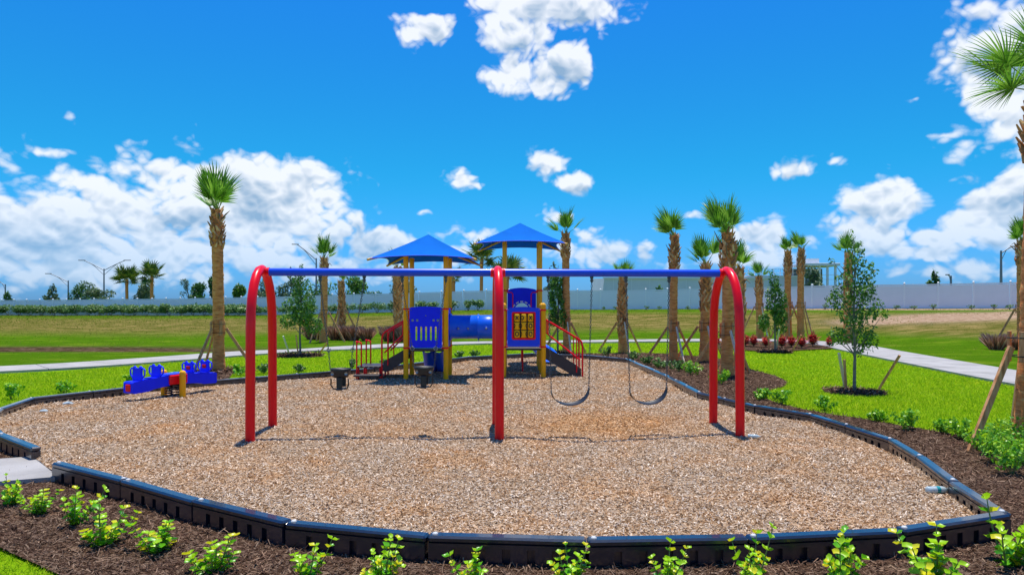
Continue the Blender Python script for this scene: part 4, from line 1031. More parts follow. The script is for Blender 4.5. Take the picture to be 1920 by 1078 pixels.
def brace(x, y, r, where, zt=1.35, rad=.95, n=3, ph=0., board=True, thick=.045):
    z0 = float(terrain(x, y)); root = empty('tree_brace', (x, y, z0), 'wooden props strapped round '+where, 'tree support', 'wooden palm props')
    for k in range(n):
        a = ph+2*math.pi*k/n; od = Vector((math.cos(a), math.sin(a), 0)); MB().bar(od*(r+rad)+Vector((0, 0, -.08)), od*(r+.07)+Vector((0, 0, zt)), thick, .085, bev=.004).build('prop', WOODG if (k == 0 and ph < -1) else WOOD, root)
    if board:
        for k in range(4):
            a = ph+.6+2*math.pi*k/4; od = Vector((math.cos(a), math.sin(a), 0)); sd_ = Vector((-od.y, od.x, 0))
            MB().box(tuple(od*(r+.035)+Vector((0, 0, zt))), (.085, .035, .42), Matrix((sd_, -od, Vector((0, 0, 1)))).transposed(), .004).build('batten', WOOD, root)
    for dz in (-.13, .12):
        MB().tube([(math.cos(t)*(r+.058), math.sin(t)*(r+.058), zt+dz) for t in [k*2*math.pi/18 for k in range(18)]], .008, 5, closed=True).build('strap', STRAP, root)
    return root
def at(px, py, z=-.06): return gp(px, py, z)
PALMS = [  # px, base py, crown top py, trunk radius, boots, label place, extra
 (408, 697, 322, .165, 1.15, 'tall straight palm standing behind the blue spring rocker', dict(seed=1, nfr=16, spread=40, wind=.16), dict(ph=.25, zt=1.30, where='the tall straight palm behind the spring rocker')),
 (1062, 664, 393, .155, 1.0, 'tall smooth-trunked palm just right of the right shade roof', dict(seed=2, nfr=12, spread=38, wind=-.05, fscale=.85), dict(ph=-1.47, zt=1.3, where='the smooth palm right of the right shade roof')),
 (1168, 661, 487, .175, 2.6, 'short stout palm with woven bark seen between the two sling swings', dict(seed=3, nfr=12, spread=62, wind=0, fscale=.66, bootw=1.22), dict(ph=-1.47, zt=1.28, where='the short stout palm behind the sling swings')),
 (1264, 677, 388, .148, 1.25, 'palm with wind-blown crown rising above the right end of the blue beam', dict(seed=4, nfr=14, spread=52, wind=.42, fscale=.9), dict(ph=-1.47, zt=1.22, where='the wind-blown palm left of the rightmost arch')),
 (1322, 678, 440, .165, 1.7, 'shorter palm showing through the rightmost red arch', dict(seed=5, nfr=11, spread=52, wind=.3, fscale=.9, bootw=1.3), dict(ph=-1.47, zt=1.25, where='the palm seen through the rightmost arch')),
 (1363, 705, 366, .165, 1.05, 'largest palm of the right bed, rising just behind the rightmost arch', dict(seed=6, nfr=17, spread=60, wind=.2, bootw=1.6, fscale=.92), dict(ph=-1.47, zt=1.28, where='the large palm behind the rightmost arch')),
 (1385, 690, 452, .16, 1.9, 'slim dark-barked palm tucked right behind the large palm', dict(seed=7, nfr=9, spread=30, wind=0, fscale=.75, bootw=1.25), None),
 (1424, 634, 490, .20, 1.2, 'short palm with bushy tuft beyond the red-leaved plants', dict(seed=8, nfr=13, spread=60, wind=.05, fscale=.8), dict(ph=-1.47, zt=1.9, where='the short palm beyond the red-leaved plants')),
 (1478, 632, 442, .19, 1.5, 'left one of the two close palms left of the young shade tree', dict(seed=9, nfr=12, spread=44, wind=.15, fscale=.8), dict(ph=.2, zt=2.0, where='the left one of the two close palms')),
 (1502, 636, 434, .19, 1.5, 'right one of the two close palms left of the young shade tree', dict(seed=10, nfr=12, spread=50, wind=.25, fscale=.9), dict(ph=.8, zt=2.0, where='the right one of the two close palms')),
 (1590, 629, 440, .20, 2.8, 'palm directly behind the young shade tree on the right lawn', dict(seed=11, nfr=12, spread=56, wind=.1, fscale=.85, bootw=1.2), None),
 (607, 641, 446, .19, 1.0, 'tall tufted palm above the brown grass clumps', dict(seed=12, nfr=15, spread=36, wind=0, fscale=.95), dict(ph=.1, zt=1.6, where='the tall tufted palm above the brown grass', n=3, board=False, thick=.06)),
 (640, 634, 505, .185, 3.2, 'palm with criss-cross bark and few fronds beside the brown grass', dict(seed=13, nfr=6, spread=40, wind=0, fscale=.6, bootw=1.2), dict(ph=.4, zt=1.7, where='the criss-cross barked palm', n=3, board=False, thick=.06)),
 (746, 640, 470, .235, 3.0, 'thick palm with criss-cross bark left of the yellow posts', dict(seed=14, nfr=10, spread=60, wind=0, fscale=.8, bootw=1.25), None),
 (1917, 656, 408, .20, 1.1, 'palm beyond the path at the right edge, crown at beam height', dict(seed=15, nfr=13, spread=56, wind=.15, fscale=.9), dict(ph=.3, zt=1.8, where='the palm beyond the path at the right edge')),
]
for (px, py, top, r, boots, lab, kw, bk) in PALMS:
    x, y = at(px, py); z0 = float(terrain(x, y)); ztop = CAMZ+(HZ-top)*y/FPX
    if py < 650: y = FPX*(CAMZ-z0)/(py-HZ); x = (px-960)*y/FPX; z0 = float(terrain(x, y)); ztop = CAMZ+(HZ-top)*y/FPX
    fs = kw.get('fscale', 1.); h = ztop-z0-1.14*fs
    palm(x, y, h, r, lab, boots=min(boots, h-.6), **kw)
    if bk: bk = dict(bk); brace(x, y, r, bk.pop('where'), **bk)
# near palm at the right edge: only trunk side and drooping fronds enter the frame
palm(7.06, 9.5, 4.95, .17, 'nearest palm at the right edge with large drooping fronds over the lawn', seed=21, boots=1.0, nfr=13, frs=FRBIG, wind=.05, spread=88, lean=(.26, 0), fscale=.8, bootw=1.5)
brace(7.06, 9.5, .17, 'the nearest palm at the right edge', zt=1.42, rad=.72, ph=math.atan2(.62, -.62)+.9, thick=.05)

# ---- leafy crowns
def leafcloud(n, blobs, size, seed, name, m, upb=.3, flat=1.):
    r = np.random.default_rng(seed); w = np.array([b[3]*b[4]*b[5] for b in blobs], float); w /= w.sum(); idx = r.choice(len(blobs), n, p=w); B_ = np.array(blobs, float)[idx]
    d = r.normal(size=(n, 3)); d /= np.linalg.norm(d, axis=1)[:, None]; rad = r.uniform(.25, 1, n)**.5
    clump = r.normal(size=(n, 3))*.10
    P = B_[:, :3]+(d*rad[:, None]+clump)*B_[:, 3:6]
    nrm = d*.5+r.normal(size=(n, 3))*.7+np.array([0, 0, upb]); nrm /= np.linalg.norm(nrm, axis=1)[:, None]
    t = np.cross(nrm, r.normal(size=(n, 3))); t /= np.linalg.norm(t, axis=1)[:, None]; b = np.cross(nrm, t)
    s = (size*r.uniform(.6, 1.3, n))[:, None]
    V = np.stack([P-t*s, P-b*s*.45*flat, P+t*s, P+b*s*.45*flat], 1).reshape(-1, 3)
    return np_mesh(name, V, np.arange(4*n).reshape(-1, 4), m)
def limbs(mb, blobs, base, r0, rd):
    for b in blobs:
        p = Vector(b[:3]); s = Vector((base[0], base[1], max(base[2]*.8, p.z-.9*abs(p.x-base[0])-.35*b[5]-.3)))
        s.z = min(s.z, p.z); mid = (s+p)/2+Vector((rd.uniform(-.05, .05), rd.uniform(-.05, .05), 0)); mb.tube([s, mid, p], [r0*.45, r0*.3, r0*.12], 5)
def tree(name, x, y, H, r, blobs, n, size, label, cat='tree', m=LEAF, group=None, seed=0, z0=None, wig=.04):
    rd = random.Random(seed); z0 = float(terrain(x, y)) if z0 is None else z0
    root = empty(name, (x, y, z0), label, cat, group); mb = MB()
    pts = [(wig*math.sin(k*1.3+seed)*k/6, wig*math.cos(k*1.1+seed)*k/6, -.1+(H*.97+.1)*k/8) for k in range(9)]
    mb.tube(pts, [r*(1.15-.95*k/8) for k in range(9)], 7); limbs(mb, blobs, (0, 0, H*.3), r, rd); mb.build('trunk', BARK, root)
    link('crown', leafcloud(n, blobs, size, seed+5, 'crown', m), None, root); return root
def clumps(n, z0, z1, rx, rd, w=.5, taper=lambda t: 1.):
    out = []
    for i in range(n):
        t = (i+.5)/n; a = i*2.4+rd.uniform(0, 1); q = taper(t)*rx; out.append((q*math.cos(a)*rd.uniform(.3, .9), q*math.sin(a)*rd.uniform(.3, .9), z0+(z1-z0)*t, q*w*rd.uniform(.7, 1.2), q*w*rd.uniform(.7, 1.2), (z1-z0)/n*2.0*rd.uniform(.6, 1.1)))
    return out
def stakes(x, y, lst, where):
    for i, (a, b, m, word) in enumerate(lst):
        xa, ya = at(*a); z0 = float(terrain(xa, ya)); dep = ya*(b[2] if len(b) > 2 else 1.0)
        zb = CAMZ+(HZ-b[1])*dep/FPX; xb = (b[0]-960)*dep/FPX
        o = MB().bar((0, 0, -.1), (xb-xa, dep-ya, zb-z0), .055, .045, bev=.004).build('tree_stake', m, None, (xa, ya, z0)); tag(o, word+' '+where, 'stake', 'stakes round the young trees')
def ring(x, y, r, label):
    V = [(0, 0, .05)]; n = 28
    for q, h in ((.5, .055), (.85, .045), (1.03, -.01)):
        for k in range(n): a = 2*math.pi*k/n; rr_ = r*q*(1+.07*math.sin(3*a+x)+random.uniform(-.03, .03)); V.append((rr_*math.cos(a), rr_*math.sin(a), h+random.uniform(-.012, .012)))
    F = [(0, 1+k, 1+(k+1) % n) for k in range(n)]+[(1+q*n+k, 1+(q+1)*n+k, 1+(q+1)*n+(k+1) % n, 1+q*n+(k+1) % n) for q in range(2) for k in range(n)]
    z0 = float(terrain(x, y)); o = MB().add(V, F, True).build('mulch_ring', MULCHG, None, (x, y, z0)); tag(o, label, 'mulch', kind='stuff'); RINGS.append((x, y, r))
    m = 700; a = RNG.uniform(0, 6.28, m); q = r*np.sqrt(RNG.uniform(0, 1, m)); sc = y/9
    V, F = cards(m, q*np.cos(a), q*np.sin(a), np.full(m, .045), RNG.uniform(.03, .08, m)*sc, RNG.uniform(.006, .012, m)*sc, .35)
    o2 = link('mulch_shreds', np_mesh('mulch_shreds', V, F, MULCH), None, o)
rd = random.Random(5)
x, y = at(1602, 736); T2 = (x, y)
bl = clumps(15, 1.05, 3.45, .34, rd, .62, lambda t: .75+.75*math.sin(math.pi*min(1, t*1.05+.08))-.25*t)+[(.62, 0, 1.75, .20, .15, .12), (.42, .1, 1.15, .2, .2, .22), (-.42, 0, 1.3, .2, .2, .25), (-.5, 0, 3.0, .13, .1, .07), (.35, 0, 2.3, .2, .15, .15), (-.38, .1, 2.3, .16, .15, .16)]
tree('young_tree', x, y, 3.6, .035, bl, 2700, .046, 'slender young shade tree with airy crown on the right lawn, three stakes round it', seed=31, group='young broadleaf trees')
ring(x, y, .68, 'round dark mulch patch under the slender young tree on the right lawn')
stakes(x, y, [((1586, 728), (1573, 662, .97), WHITEW, 'white stake left of'), ((1587, 733), (1583, 674), WOOD, 'upright brown stake left of'), ((1642, 731), (1687, 666, .97), WOOD, 'brown stake leaning outwards right of')], 'the young tree on the right lawn')
x, y = at(1453, 661); bl = clumps(10, .95, 3.2, .5, rd, .62, lambda t: 1.15-.8*t)
tree('young_tree', x, y, 3.45, .04, bl, 2400, .065, 'small conical young tree in front of the red-leaved plants', seed=32, group='young broadleaf trees')
ring(x, y, .75, 'dark mulch patch under the conical young tree by the red-leaved plants')
stakes(x, y, [((1443, 659), (1440, 630), WOOD, 'short brown stake left of'), ((1454, 660), (1461, 618, .97), WHITEW, 'pale stake leaning against'), ((1480, 661), (1502, 628, .98), WOOD, 'brown stake leaning right of')], 'the conical young tree')
x, y = at(563, 668); bl = clumps(12, 1.1, 3.4, .62, rd, .6, lambda t: 1.15-.75*t)
tree('young_tree', x, y, 3.6, .04, bl, 3200, .06, 'bushy young tree right of the leftmost red arch', seed=33, group='young broadleaf trees')
ring(x, y, .95, 'dark mulch patch under the bushy young tree right of the leftmost arch')
stakes(x, y, [((544, 664), (531, 630, .98), WHITEW, 'pale stake left of'), ((560, 669), (555, 628), WOOD, 'dark upright stake against'), ((591, 668), (614, 642, .97), WOOD, 'brown stake leaning right of')], 'the bushy young tree near the leftmost arch')
x, y = at(1046, 664); bl = clumps(12, 1.1, 3.35, .42, rd, .6, lambda t: .9-.35*t)
tree('young_tree', x, y, 3.7, .04, bl, 2600, .06, 'narrow young tree right of the play structure, left of the smooth palm', seed=34, group='young broadleaf trees')
ring(x, y, .6, 'mulch patch under the narrow young tree by the smooth palm')
x, y = at(405, 697); ring(x+.1, y, 1.0, 'dark mulch patch round the tall palm behind the rocker')

# ---- far trees beyond the fence
def fence_y(px): return float(np.interp(px, fpx, fY))
def far_tree(px, top, wpx, label, m, dist=1.15, seed=0, shape='round', n=900):
    y = fence_y(px)*dist+3; x = (px-960)*y/FPX; z0 = float(terrain(x, y)); H = CAMZ+(HZ-top)*y/FPX-z0; w = wpx*y/FPX/2; r = random.Random(seed)
    if shape == 'round': bl = [(r.uniform(-.55, .55)*w, r.uniform(-.5, .5)*w, H*(.35+.5*r.random()), w*r.uniform(.35, .6), w*r.uniform(.35, .6), H*r.uniform(.12, .2)) for _ in range(11)]+[(0, 0, H*.86, w*.35, w*.35, H*.13)]
    elif shape == 'cone': bl = clumps(12, H*.25, H*.95, w, r, .55, lambda t: 1.1-1.0*t)
    else: bl = [(r.uniform(-.8, .8)*w, r.uniform(-.5, .5)*w, H*(.4+.55*r.random()), w*.28, w*.28, H*.09) for _ in range(11)]
    tree('broadleaf_tree' if shape != 'cone' else 'conifer_tree', x, y, H*.95, max(.06, H*.02), bl, n if shape != 'wisp' else 700, .19 if shape != 'wisp' else .12, label, 'tree', m, 'trees beyond the white fence', seed, z0, .1)
FT = [(14, 545, 26, 'lowest dark treetop at the far left, beyond the fence', LEAFDK, 'cone'), (99, 529, 32, 'thin grey-green conifer left of the single-arm street lamp', LEAFPALE, 'cone'),
 (152, 527, 44, 'dense dark green tree right of the single-arm street lamp', LEAFDK, 'round'), (184, 541, 46, 'low grey-green tree at the foot of the double-arm street lamp', LEAFPALE, 'round'),
 (272, 522, 38, 'bush-like tree between the two bushy fan palms', LEAFPALE, 'round'), (352, 520, 30, 'wispy grey tree left of the tall straight palm', LEAFPALE, 'wisp'), (372, 528, 36, 'dark small tree just left of the tall straight palm', LEAFDK, 'round'),
 (402, 519, 22, 'dark tree hidden partly by the tall straight palm trunk', LEAFDK, 'round'), (447, 530, 26, 'small green tree left of the leftmost red arch', LEAF, 'round'), (497, 521, 44, 'grey-green tree seen through the leftmost red arch', LEAFPALE, 'round'),
 (545, 500, 44, 'tall grey-green tree right of the leftmost red arch', LEAFPALE, 'cone'), (602, 513, 56, 'mid green tree behind the tall tufted palm', LEAF, 'round'), (668, 517, 40, 'bright green round tree left of the left shade roof', LEAF, 'round'),
 (757, 498, 52, 'grey-green tree behind the left shade roof posts', LEAFPALE, 'round'), (706, 545, 60, 'lowest dark treetops left of the yellow posts', LEAFDK, 'round'),
 (1038, 487, 34, 'slim grey tree behind the right shade roof post', LEAFPALE, 'cone'), (1236, 534, 14, 'tiny green treetop in front of the long grey building', LEAF, 'round'),
 (1529, 499, 34, 'grey-green tree in front of the flat-roofed pavilion', LEAFPALE, 'round'), (1753, 500, 36, 'dark conifer standing above the right part of the fence', LEAFDK, 'cone')]
for i, (px, top, w, lab, m, sh) in enumerate(FT): far_tree(px, top, w*1.12, lab, m, dist=1.12+.05*(i % 3), seed=60+i, shape=sh, n=1500)
def far_palm(px, top, hw, label, seed, dist=1.15, nf=20):
    y = fence_y(px)*dist+2; x = (px-960)*y/FPX; z0 = float(terrain(x, y)); H = CAMZ+(HZ-top)*y/FPX-z0; fs = hw*y/FPX/1.3
    palm(x, y, H-1.1*fs, .22, label, seed, boots=.8, nfr=nf, frs=FRD, wind=0., spread=125, fscale=fs, z0=z0, sabal=True, group='full-crowned fan palms beyond the fence')
far_palm(238, 500, 29, 'left one of the two bushy fan palms beyond the left fence', 71)
far_palm(285, 492, 31, 'right one of the two bushy fan palms beyond the left fence', 72)
far_palm(903, 452, 40, 'tall fan palm rising between the two shade roofs', 73)
far_palm(951, 480, 38, 'fan palm behind the central red arch and right shade roof', 74)
far_palm(850, 500, 24, 'slim palm seen just right of the left tower posts', 75, nf=12)

# ---- hedge and shrubs along the fence
def shrub(x, y, w, h, label, m, group, seed, n=420, size=.06, name='shrub', z0=None, cat='shrub', upb=.3):
    r = random.Random(seed); z0 = float(terrain(x, y)) if z0 is None else z0
    bl = [(r.uniform(-.5, .5)*w*.7, r.uniform(-.4, .4)*w*.6, h*(.42+.32*r.random()), w*.26, w*.24, h*.26) for _ in range(7)]
    root = empty(name, (x, y, z0), label, cat, group); mb = MB()
    for k in range(5): a = k*1.3+seed; mb.tube([(0, 0, -.05), (math.cos(a)*w*.12, math.sin(a)*w*.12, h*.3), (math.cos(a)*w*.28, math.sin(a)*w*.2, h*.6)], [.02, .015, .008], 5)
    mb.build('stem', BARK, root); link('foliage', leafcloud(n, bl, size, seed, 'foliage', m, upb), None, root)
k = 0; px = -70.
while px < 486:
    y = fence_y(px)-2.2; x = (px-960)*y/FPX; shrub(x, y, 26*y/FPX*1.5, 1.5*random.uniform(.94, 1.04), 'clipped green hedge shrub in the unbroken row before the left fence', LEAFHDG, 'hedge shrubs in the unbroken row', 200+k, 1300, .12, 'hedge_shrub', upb=1.0); px += 21.5*random.uniform(.95, 1.05); k += 1
for i, (px, w, what) in enumerate([(505, 34, 'left of the bushy young tree'), (533, 30, 'behind the bushy young tree, left'), (585, 26, 'left of the tall tufted palm'), (622, 30, 'between the tufted and criss-cross palms'), (653, 24, 'right of the criss-cross palm'), (678, 32, 'second right of the criss-cross palm'), (707, 32, 'midway between criss-cross palm and yellow posts'), (735, 24, 'left of the thick palm'), (790, 26, 'between the left tower posts'), (812, 26, 'just left of the right yellow post'), (851, 20, 'just above the blue tunnel, left end'), (878, 24, 'above the blue tunnel middle'), (896, 26, 'left of the central red arch')]):
    y = fence_y(px)-2.4; x = (px-960)*y/FPX; shrub(x, y, w*y/FPX*1.05, 1.25, 'leafy green shrub by the fence '+what, LEAFHDG, 'separate shrubs before the fence', 240+i, 520, .11, upb=1.0)
for i, (px, h) in enumerate([(1131, .35), (1155, .4), (1212, .45), (1236, .4), (1290, .4), (1547, .45), (1680, .45), (1714, .4), (1750, .5), (1822, .4), (1864, .45), (1893, .4)]):
    y = fence_y(px)-1.4; x = (px-960)*y/FPX; shrub(x, y, .6, h, 'tiny newly planted shrub at the fence foot, '+['left of the short stout palm', 'just left of the short stout palm, second', 'between short stout and wind-blown palm, left', 'between short stout and wind-blown palm, right', 'right of the wind-blown palm', 'left of the slender young tree', 'right of the slender young tree', 'third left of the dark conifer', 'below the dark conifer', 'midway between conifer and right lamp', 'left of the lamp near the right edge', 'rightmost by the edge palm'][i], LEAFHDG, 'tiny shrubs at the foot of the right fence', 270+i, 90, .06, 'small_shrub')
# brown ornamental grass clumps
def straw(x, y, h, w, label, m, seed, n=420, group='dry ornamental grass clumps', name='grass_clump', blade=.022):
    r = np.random.default_rng(seed); a = r.uniform(0, 6.28, n); q = w*.28*np.sqrt(r.uniform(0, 1, n)); hh = h*r.uniform(.55, 1.05, n); z0 = float(terrain(x, y))
    bx, by = q*np.cos(a), q*np.sin(a); lx = bx*1.0+np.cos(a)*w*.22*r.uniform(.2, 1.3, n)+r.normal(0, .03, n); ly = by+np.sin(a)*w*.22*r.uniform(.2, 1.3, n); tx = r.uniform(0, 3.14, n); c, s = np.cos(tx)*blade, np.sin(tx)*blade
    V = np.stack([np.stack([bx-c*.6, by-s*.6, np.zeros(n)], 1), np.stack([bx+c*.6, by+s*.6, np.zeros(n)], 1), np.stack([bx+(lx)*.6+c, by+ly*.6+s, hh*.75], 1), np.stack([bx+lx, by+ly, hh], 1)], 1).reshape(-1, 3)
    o = link(name, np_mesh(name, V, np.arange(4*n).reshape(-1, 4), m), None, None, (x, y, z0)); tag(o, label, 'ornamental grass', group); return o
for i, (px, h, where) in enumerate([(584, 1.0, 'leftmost of the row'), (600, .9, 'left of the tufted palm trunk'), (628, 1.0, 'right of the tufted palm trunk'), (648, 1.05, 'right of the criss-cross palm trunk'), (664, 1.0, 'right end of the long clump row'), (687, .95, 'standing apart right of the row'), (728, 1.05, 'behind the left stair rail'), (745, 1.05, 'at the foot of the thick palm'), (758, 1.0, 'just left of the yellow post')]):
    y = 39.5-.25*i; x = (px-960)*y/FPX; straw(x, y, h*.84, .8, 'brown dry grass clump, '+where, STRAW, 300+i)
for i, (px, h, where) in enumerate([(1868, 1.15, 'beyond the path at right'), (1905, 1.05, 'at the foot of the right edge palm')]):
    y = 30.5; x = (px-960)*y/FPX; straw(x, y, h*.66, .9, 'brown dry grass clump '+where, STRAW, 320+i)
# red-leaved plants
def redplant(x, y, s, label, seed):
    r = random.Random(seed); root = empty('red_plant', (x, y, float(terrain(x, y))), label, 'red plant', 'red-leaved plants in the far right bed'); mb = MB()
    for k in range(60):
        a = k*2.4; el = R(88-78*(k/60)); L_ = s*r.uniform(.34, .52); d = Vector((math.cos(a)*math.cos(el), math.sin(a)*math.cos(el), math.sin(el))); b = Vector((0, 0, s*.12+s*.2*(1-k/60))); sd_ = Vector((-math.sin(a), math.cos(a), 0))*.06*s*1.4
        p1 = b+d*L_*.5; p2 = b+d*L_+Vector((0, 0, -.08*s)); mb.add([b-sd_*.3, b+sd_*.3, p1+sd_, p1-sd_, p2], [(0, 1, 2, 3), (3, 2, 4)])
    mb.build('leaves', REDLEAF, root); MB().tube([(0, 0, -.05), (0, 0, s*.5)], [.03, .02], 6).build('stem', BARK, root)
for i, (px, py, s, where) in enumerate([(1343, 649, .9, 'seen through the rightmost arch'), (1398, 648, .95, 'just right of the rightmost arch'), (1413, 649, .95, 'left of the short palm'), (1436, 650, .9, 'left of the conical young tree'), (1466, 651, 1.0, 'right of the conical young tree'), (1484, 650, .95, 'left of the two close palms'), (1503, 652, 1.0, 'in front of the two close palms'), (1524, 649, 1.15, 'right of the two close palms'), (1555, 649, .8, 'at the start of the path, rightmost')]):
    y = 2509/(py-572); x = (px-960)*y/FPX; redplant(x, y, s, 'bright red-leaved plant '+where, 340+i)
pl = [gp(1330, 652, -.04), gp(1440, 660, -.04), gp(1560, 654, -.04), gp(1566, 645, -.04), gp(1440, 640, -.04), gp(1330, 643, -.04)]
sheet('red_plant_bed', pl, lambda X, Y: np.full(np.shape(X), -.02)+.0*X, 1.0, MULCHG)

# ---- fresh green clusia plants in the bed
def leafmesh(name, L_, W, m, curl=.25):
    V = [(0, 0, 0), (L_*.35, W*.42, .012), (L_*.72, W*.5, -.004), (L_, 0, -curl*L_*.3), (L_*.72, -W*.5, -.004), (L_*.35, -W*.42, .012), (L_*.55, 0, -.012)]
    F = [(0, 6, 1), (1, 6, 2), (2, 6, 3), (3, 6, 4), (4, 6, 5), (5, 6, 0)]; mb = MB(); mb.add(V, F, True); return mb.mesh(name, m)
LM = [leafmesh('leaf', .052, .036, LIME[0]), leafmesh('leaf', .048, .036, LIME[1]), leafmesh('leaf', .044, .036, LIME[2]), leafmesh('leaf', .054, .035, LIME[3])]
def sprig_proto(seed, nst=8):
    """stems with pairs of round leaves; returns root hidden until placed"""
    r = random.Random(seed); root = bpy.data.objects.new('bed_shrub', None); C.objects.link(root)
    for s in range(nst):
        a = s*2*math.pi/nst+r.uniform(-.5, .5); tilt = r.uniform(.15, 1.0); L_ = r.choice((r.uniform(.10, .18), r.uniform(.18, .26), r.uniform(.24, .36)))
        d0 = Vector((math.cos(a)*math.sin(tilt), math.sin(a)*math.sin(tilt), math.cos(tilt))); pts = [Vector((0, 0, -.03))]; d = d0.copy()
        for j in range(5): pts.append(pts[-1]+d*L_/5); d = (d+Vector((0, 0, .16))).normalized()
        st = MB().tube(pts, [.006, .005, .005, .004, .003, .002], 5).build('stem', STEM, root)
        nl = 6
        for j in range(nl):
            t = (j+.8)/nl; k = min(int(t*5), 4); p = pts[k].lerp(pts[k+1], t*5-k) if k < 5 else pts[-1]; dd = (pts[min(k+1, 5)]-pts[k]).normalized()
            for q in (0, 1):
                az = j*1.57+q*math.pi+r.uniform(-.4, .4); ref = dd.orthogonal().normalized(); od = Matrix.Rotation(az, 3, dd) @ ref; ld = (od+dd*r.uniform(.35, 1.1)).normalized(); y_ = dd.cross(ld).normalized(); z_ = ld.cross(y_)
                mi = r.choices((0, 1, 2, 3), ((3, 3, .4, 2) if t < .5 else (1, 5, 2.2, .2)))[0]
                o = link('leaf', LM[mi], None, st, tuple(p)); o.rotation_euler = Matrix((ld, y_, z_)).transposed().to_euler(); sc = r.uniform(.75, 1.15)*(.8+.3*t if t < .8 else .95); o.scale = (sc,)*3
    return root
protos = [sprig_proto(400+i, 9+i % 2) for i in range(4)]
FRONT = [(22, 948, 1.05, 'at the left edge by the concrete pad'), (72, 962, 1.0, 'second from the left edge, by the concrete pad'), (140, 985, 1.15, 'near the left end of the front kerb'), (192, 1022, 1.35, 'large yellowish, below the first kerb section'), (296, 1034, 1.3, 'with a long side shoot, below the second kerb section'), (400, 1076, 1.25, 'at the bottom left, right of the grass corner'),
 (575, 1092, 1.1, 'in front of the fourth kerb section from the left'), (716, 1090, 1.2, 'upright, left of the bottom centre'), (886, 1106, 1.1, 'just left of the bottom centre'), (1072, 1096, 1.25, 'at the kerb joint right of the bottom centre'), (1250, 1100, 1.1, 'midway along the front right kerb'), (1412, 1096, 1.25, 'below the kerb joint at front right'), (1578, 1088, 1.35, 'before the second-last front kerb section'), (1750, 1092, 1.3, 'below the right front kerb corner'), (1895, 1062, 1.5, 'tall, in the bottom right corner')]
used = set()
for i, (px, py, s, where) in enumerate(FRONT):
    q = i % 4; p = protos[q]
    if q in used: p = copy_tree(p)
    used.add(q); x, y = gp(px, py, -.04); p.location = (x, y, -.035); p.rotation_euler = (random.uniform(-.15, .15), random.uniform(-.15, .15), i*1.7); s *= 1.03; p.scale = (s*random.uniform(.78, 1.25), s*random.uniform(.78, 1.25), s*random.uniform(.75, 1.15))
    tag(p, 'bright lime-green young shrub '+where, 'shrub', 'young lime-green shrubs in front of the kerb')
SMALL = [(1898, 890, .40, 'rightmost, beside the nearest palm'), (1862, 868, .34, 'left of the nearest palm foot'), (1912, 846, .36, 'at the foot of the nearest palm'), (1835, 840, .26, 'at the foot of the leaning prop'), (1880, 830, .3, 'behind the nearest palm foot, at the lawn edge'), (1905, 872, .34, 'between the rightmost plant and the nearest palm'), (1850, 852, .28, 'just right of the leaning prop'), (1800, 822, .24, 'left of the leaning prop'), (1765, 812, .2, 'low, second left of the leaning prop'), (1704, 806, .26, 'upright, at the lawn edge right of the young tree'), (1648, 790, .2, 'small, at the lawn edge below the young tree stakes'), (1545, 768, .2, 'small, at the lawn edge left of the young tree'), (1466, 757, .2, 'near the rightmost arch, second from it'), (1428, 750, .2, 'just right of the rightmost arch foot'),
 (1352, 720, .30, 'inside the rightmost arch at the kerb'), (1296, 704, .30, 'left of the rightmost arch at the kerb'), (1272, 697, .28, 'third left of the rightmost arch'), (1238, 690, .30, 'at the foot of the wind-blown palm'), (1214, 684, .26, 'left of the wind-blown palm'), (1188, 675, .26, 'right of the short stout palm'), (1140, 668, .26, 'left of the short stout palm'), 
 (890, 668, .22, 'behind the kerb under the tunnel, right'), (862, 672, .22, 'behind the kerb under the tunnel'), (722, 688, .24, 'behind the kerb at the left stair'), (660, 692, .24, 'behind the kerb left of the transfer platform'), (560, 698, .24, 'behind the kerb left of the bucket swings'), (495, 700, .24, 'behind the kerb inside the leftmost arch'), (447, 703, .26, 'right of the tall palm foot'), (330, 712, .22, 'behind the spring rocker'), (246, 720, .22, 'left behind the spring rocker'), (120, 736, .24, 'on the left kerb, second from the left edge'), (20, 748, .28, 'at the far left end of the kerb')]
for i, (px, py, s, where) in enumerate(SMALL):
    s *= (1.12 if py > 780 else 1.3) if px > 1100 else 1.1; s *= random.uniform(.85, 1.15)
    x, y = gp(px, py, -.04); root = empty('low_shrub', (x, y, -.05), 'low green plant '+where, 'plant', 'low plants round the playground'); r = random.Random(500+i)
    mb = MB(); bl = []
    for k in range(9):
        a = k*.7+r.random(); tl = r.uniform(.1, 1.0); tip = Vector((math.cos(a)*math.sin(tl)*s, math.sin(a)*math.sin(tl)*s, math.cos(tl)*s*.95)); mb.tube([(0, 0, -.02), tip*.5+Vector((0, 0, .02)), tip], [.005, .004, .002], 4)
        for t in (.5, .75, 1.): bl.append((*(tip*t), .05*s/.3, .05*s/.3, .05*s/.3))
    mb.build('stem', STEM, root); link('foliage', leafcloud(int(420 if y < 14 else 260), bl, .026 if y < 14 else .038, 600+i, 'foliage', LIMEMIX if y < 20 else LEAFHDG, .5, 1.5), None, root)
x, y = gp(850, 945, 0); straw(x, y, .06, .32, 'small tuft of green weed growing in the wood chips', GRASS, 777, 140, None, 'weed_tuft', .004)
scatter_grass()

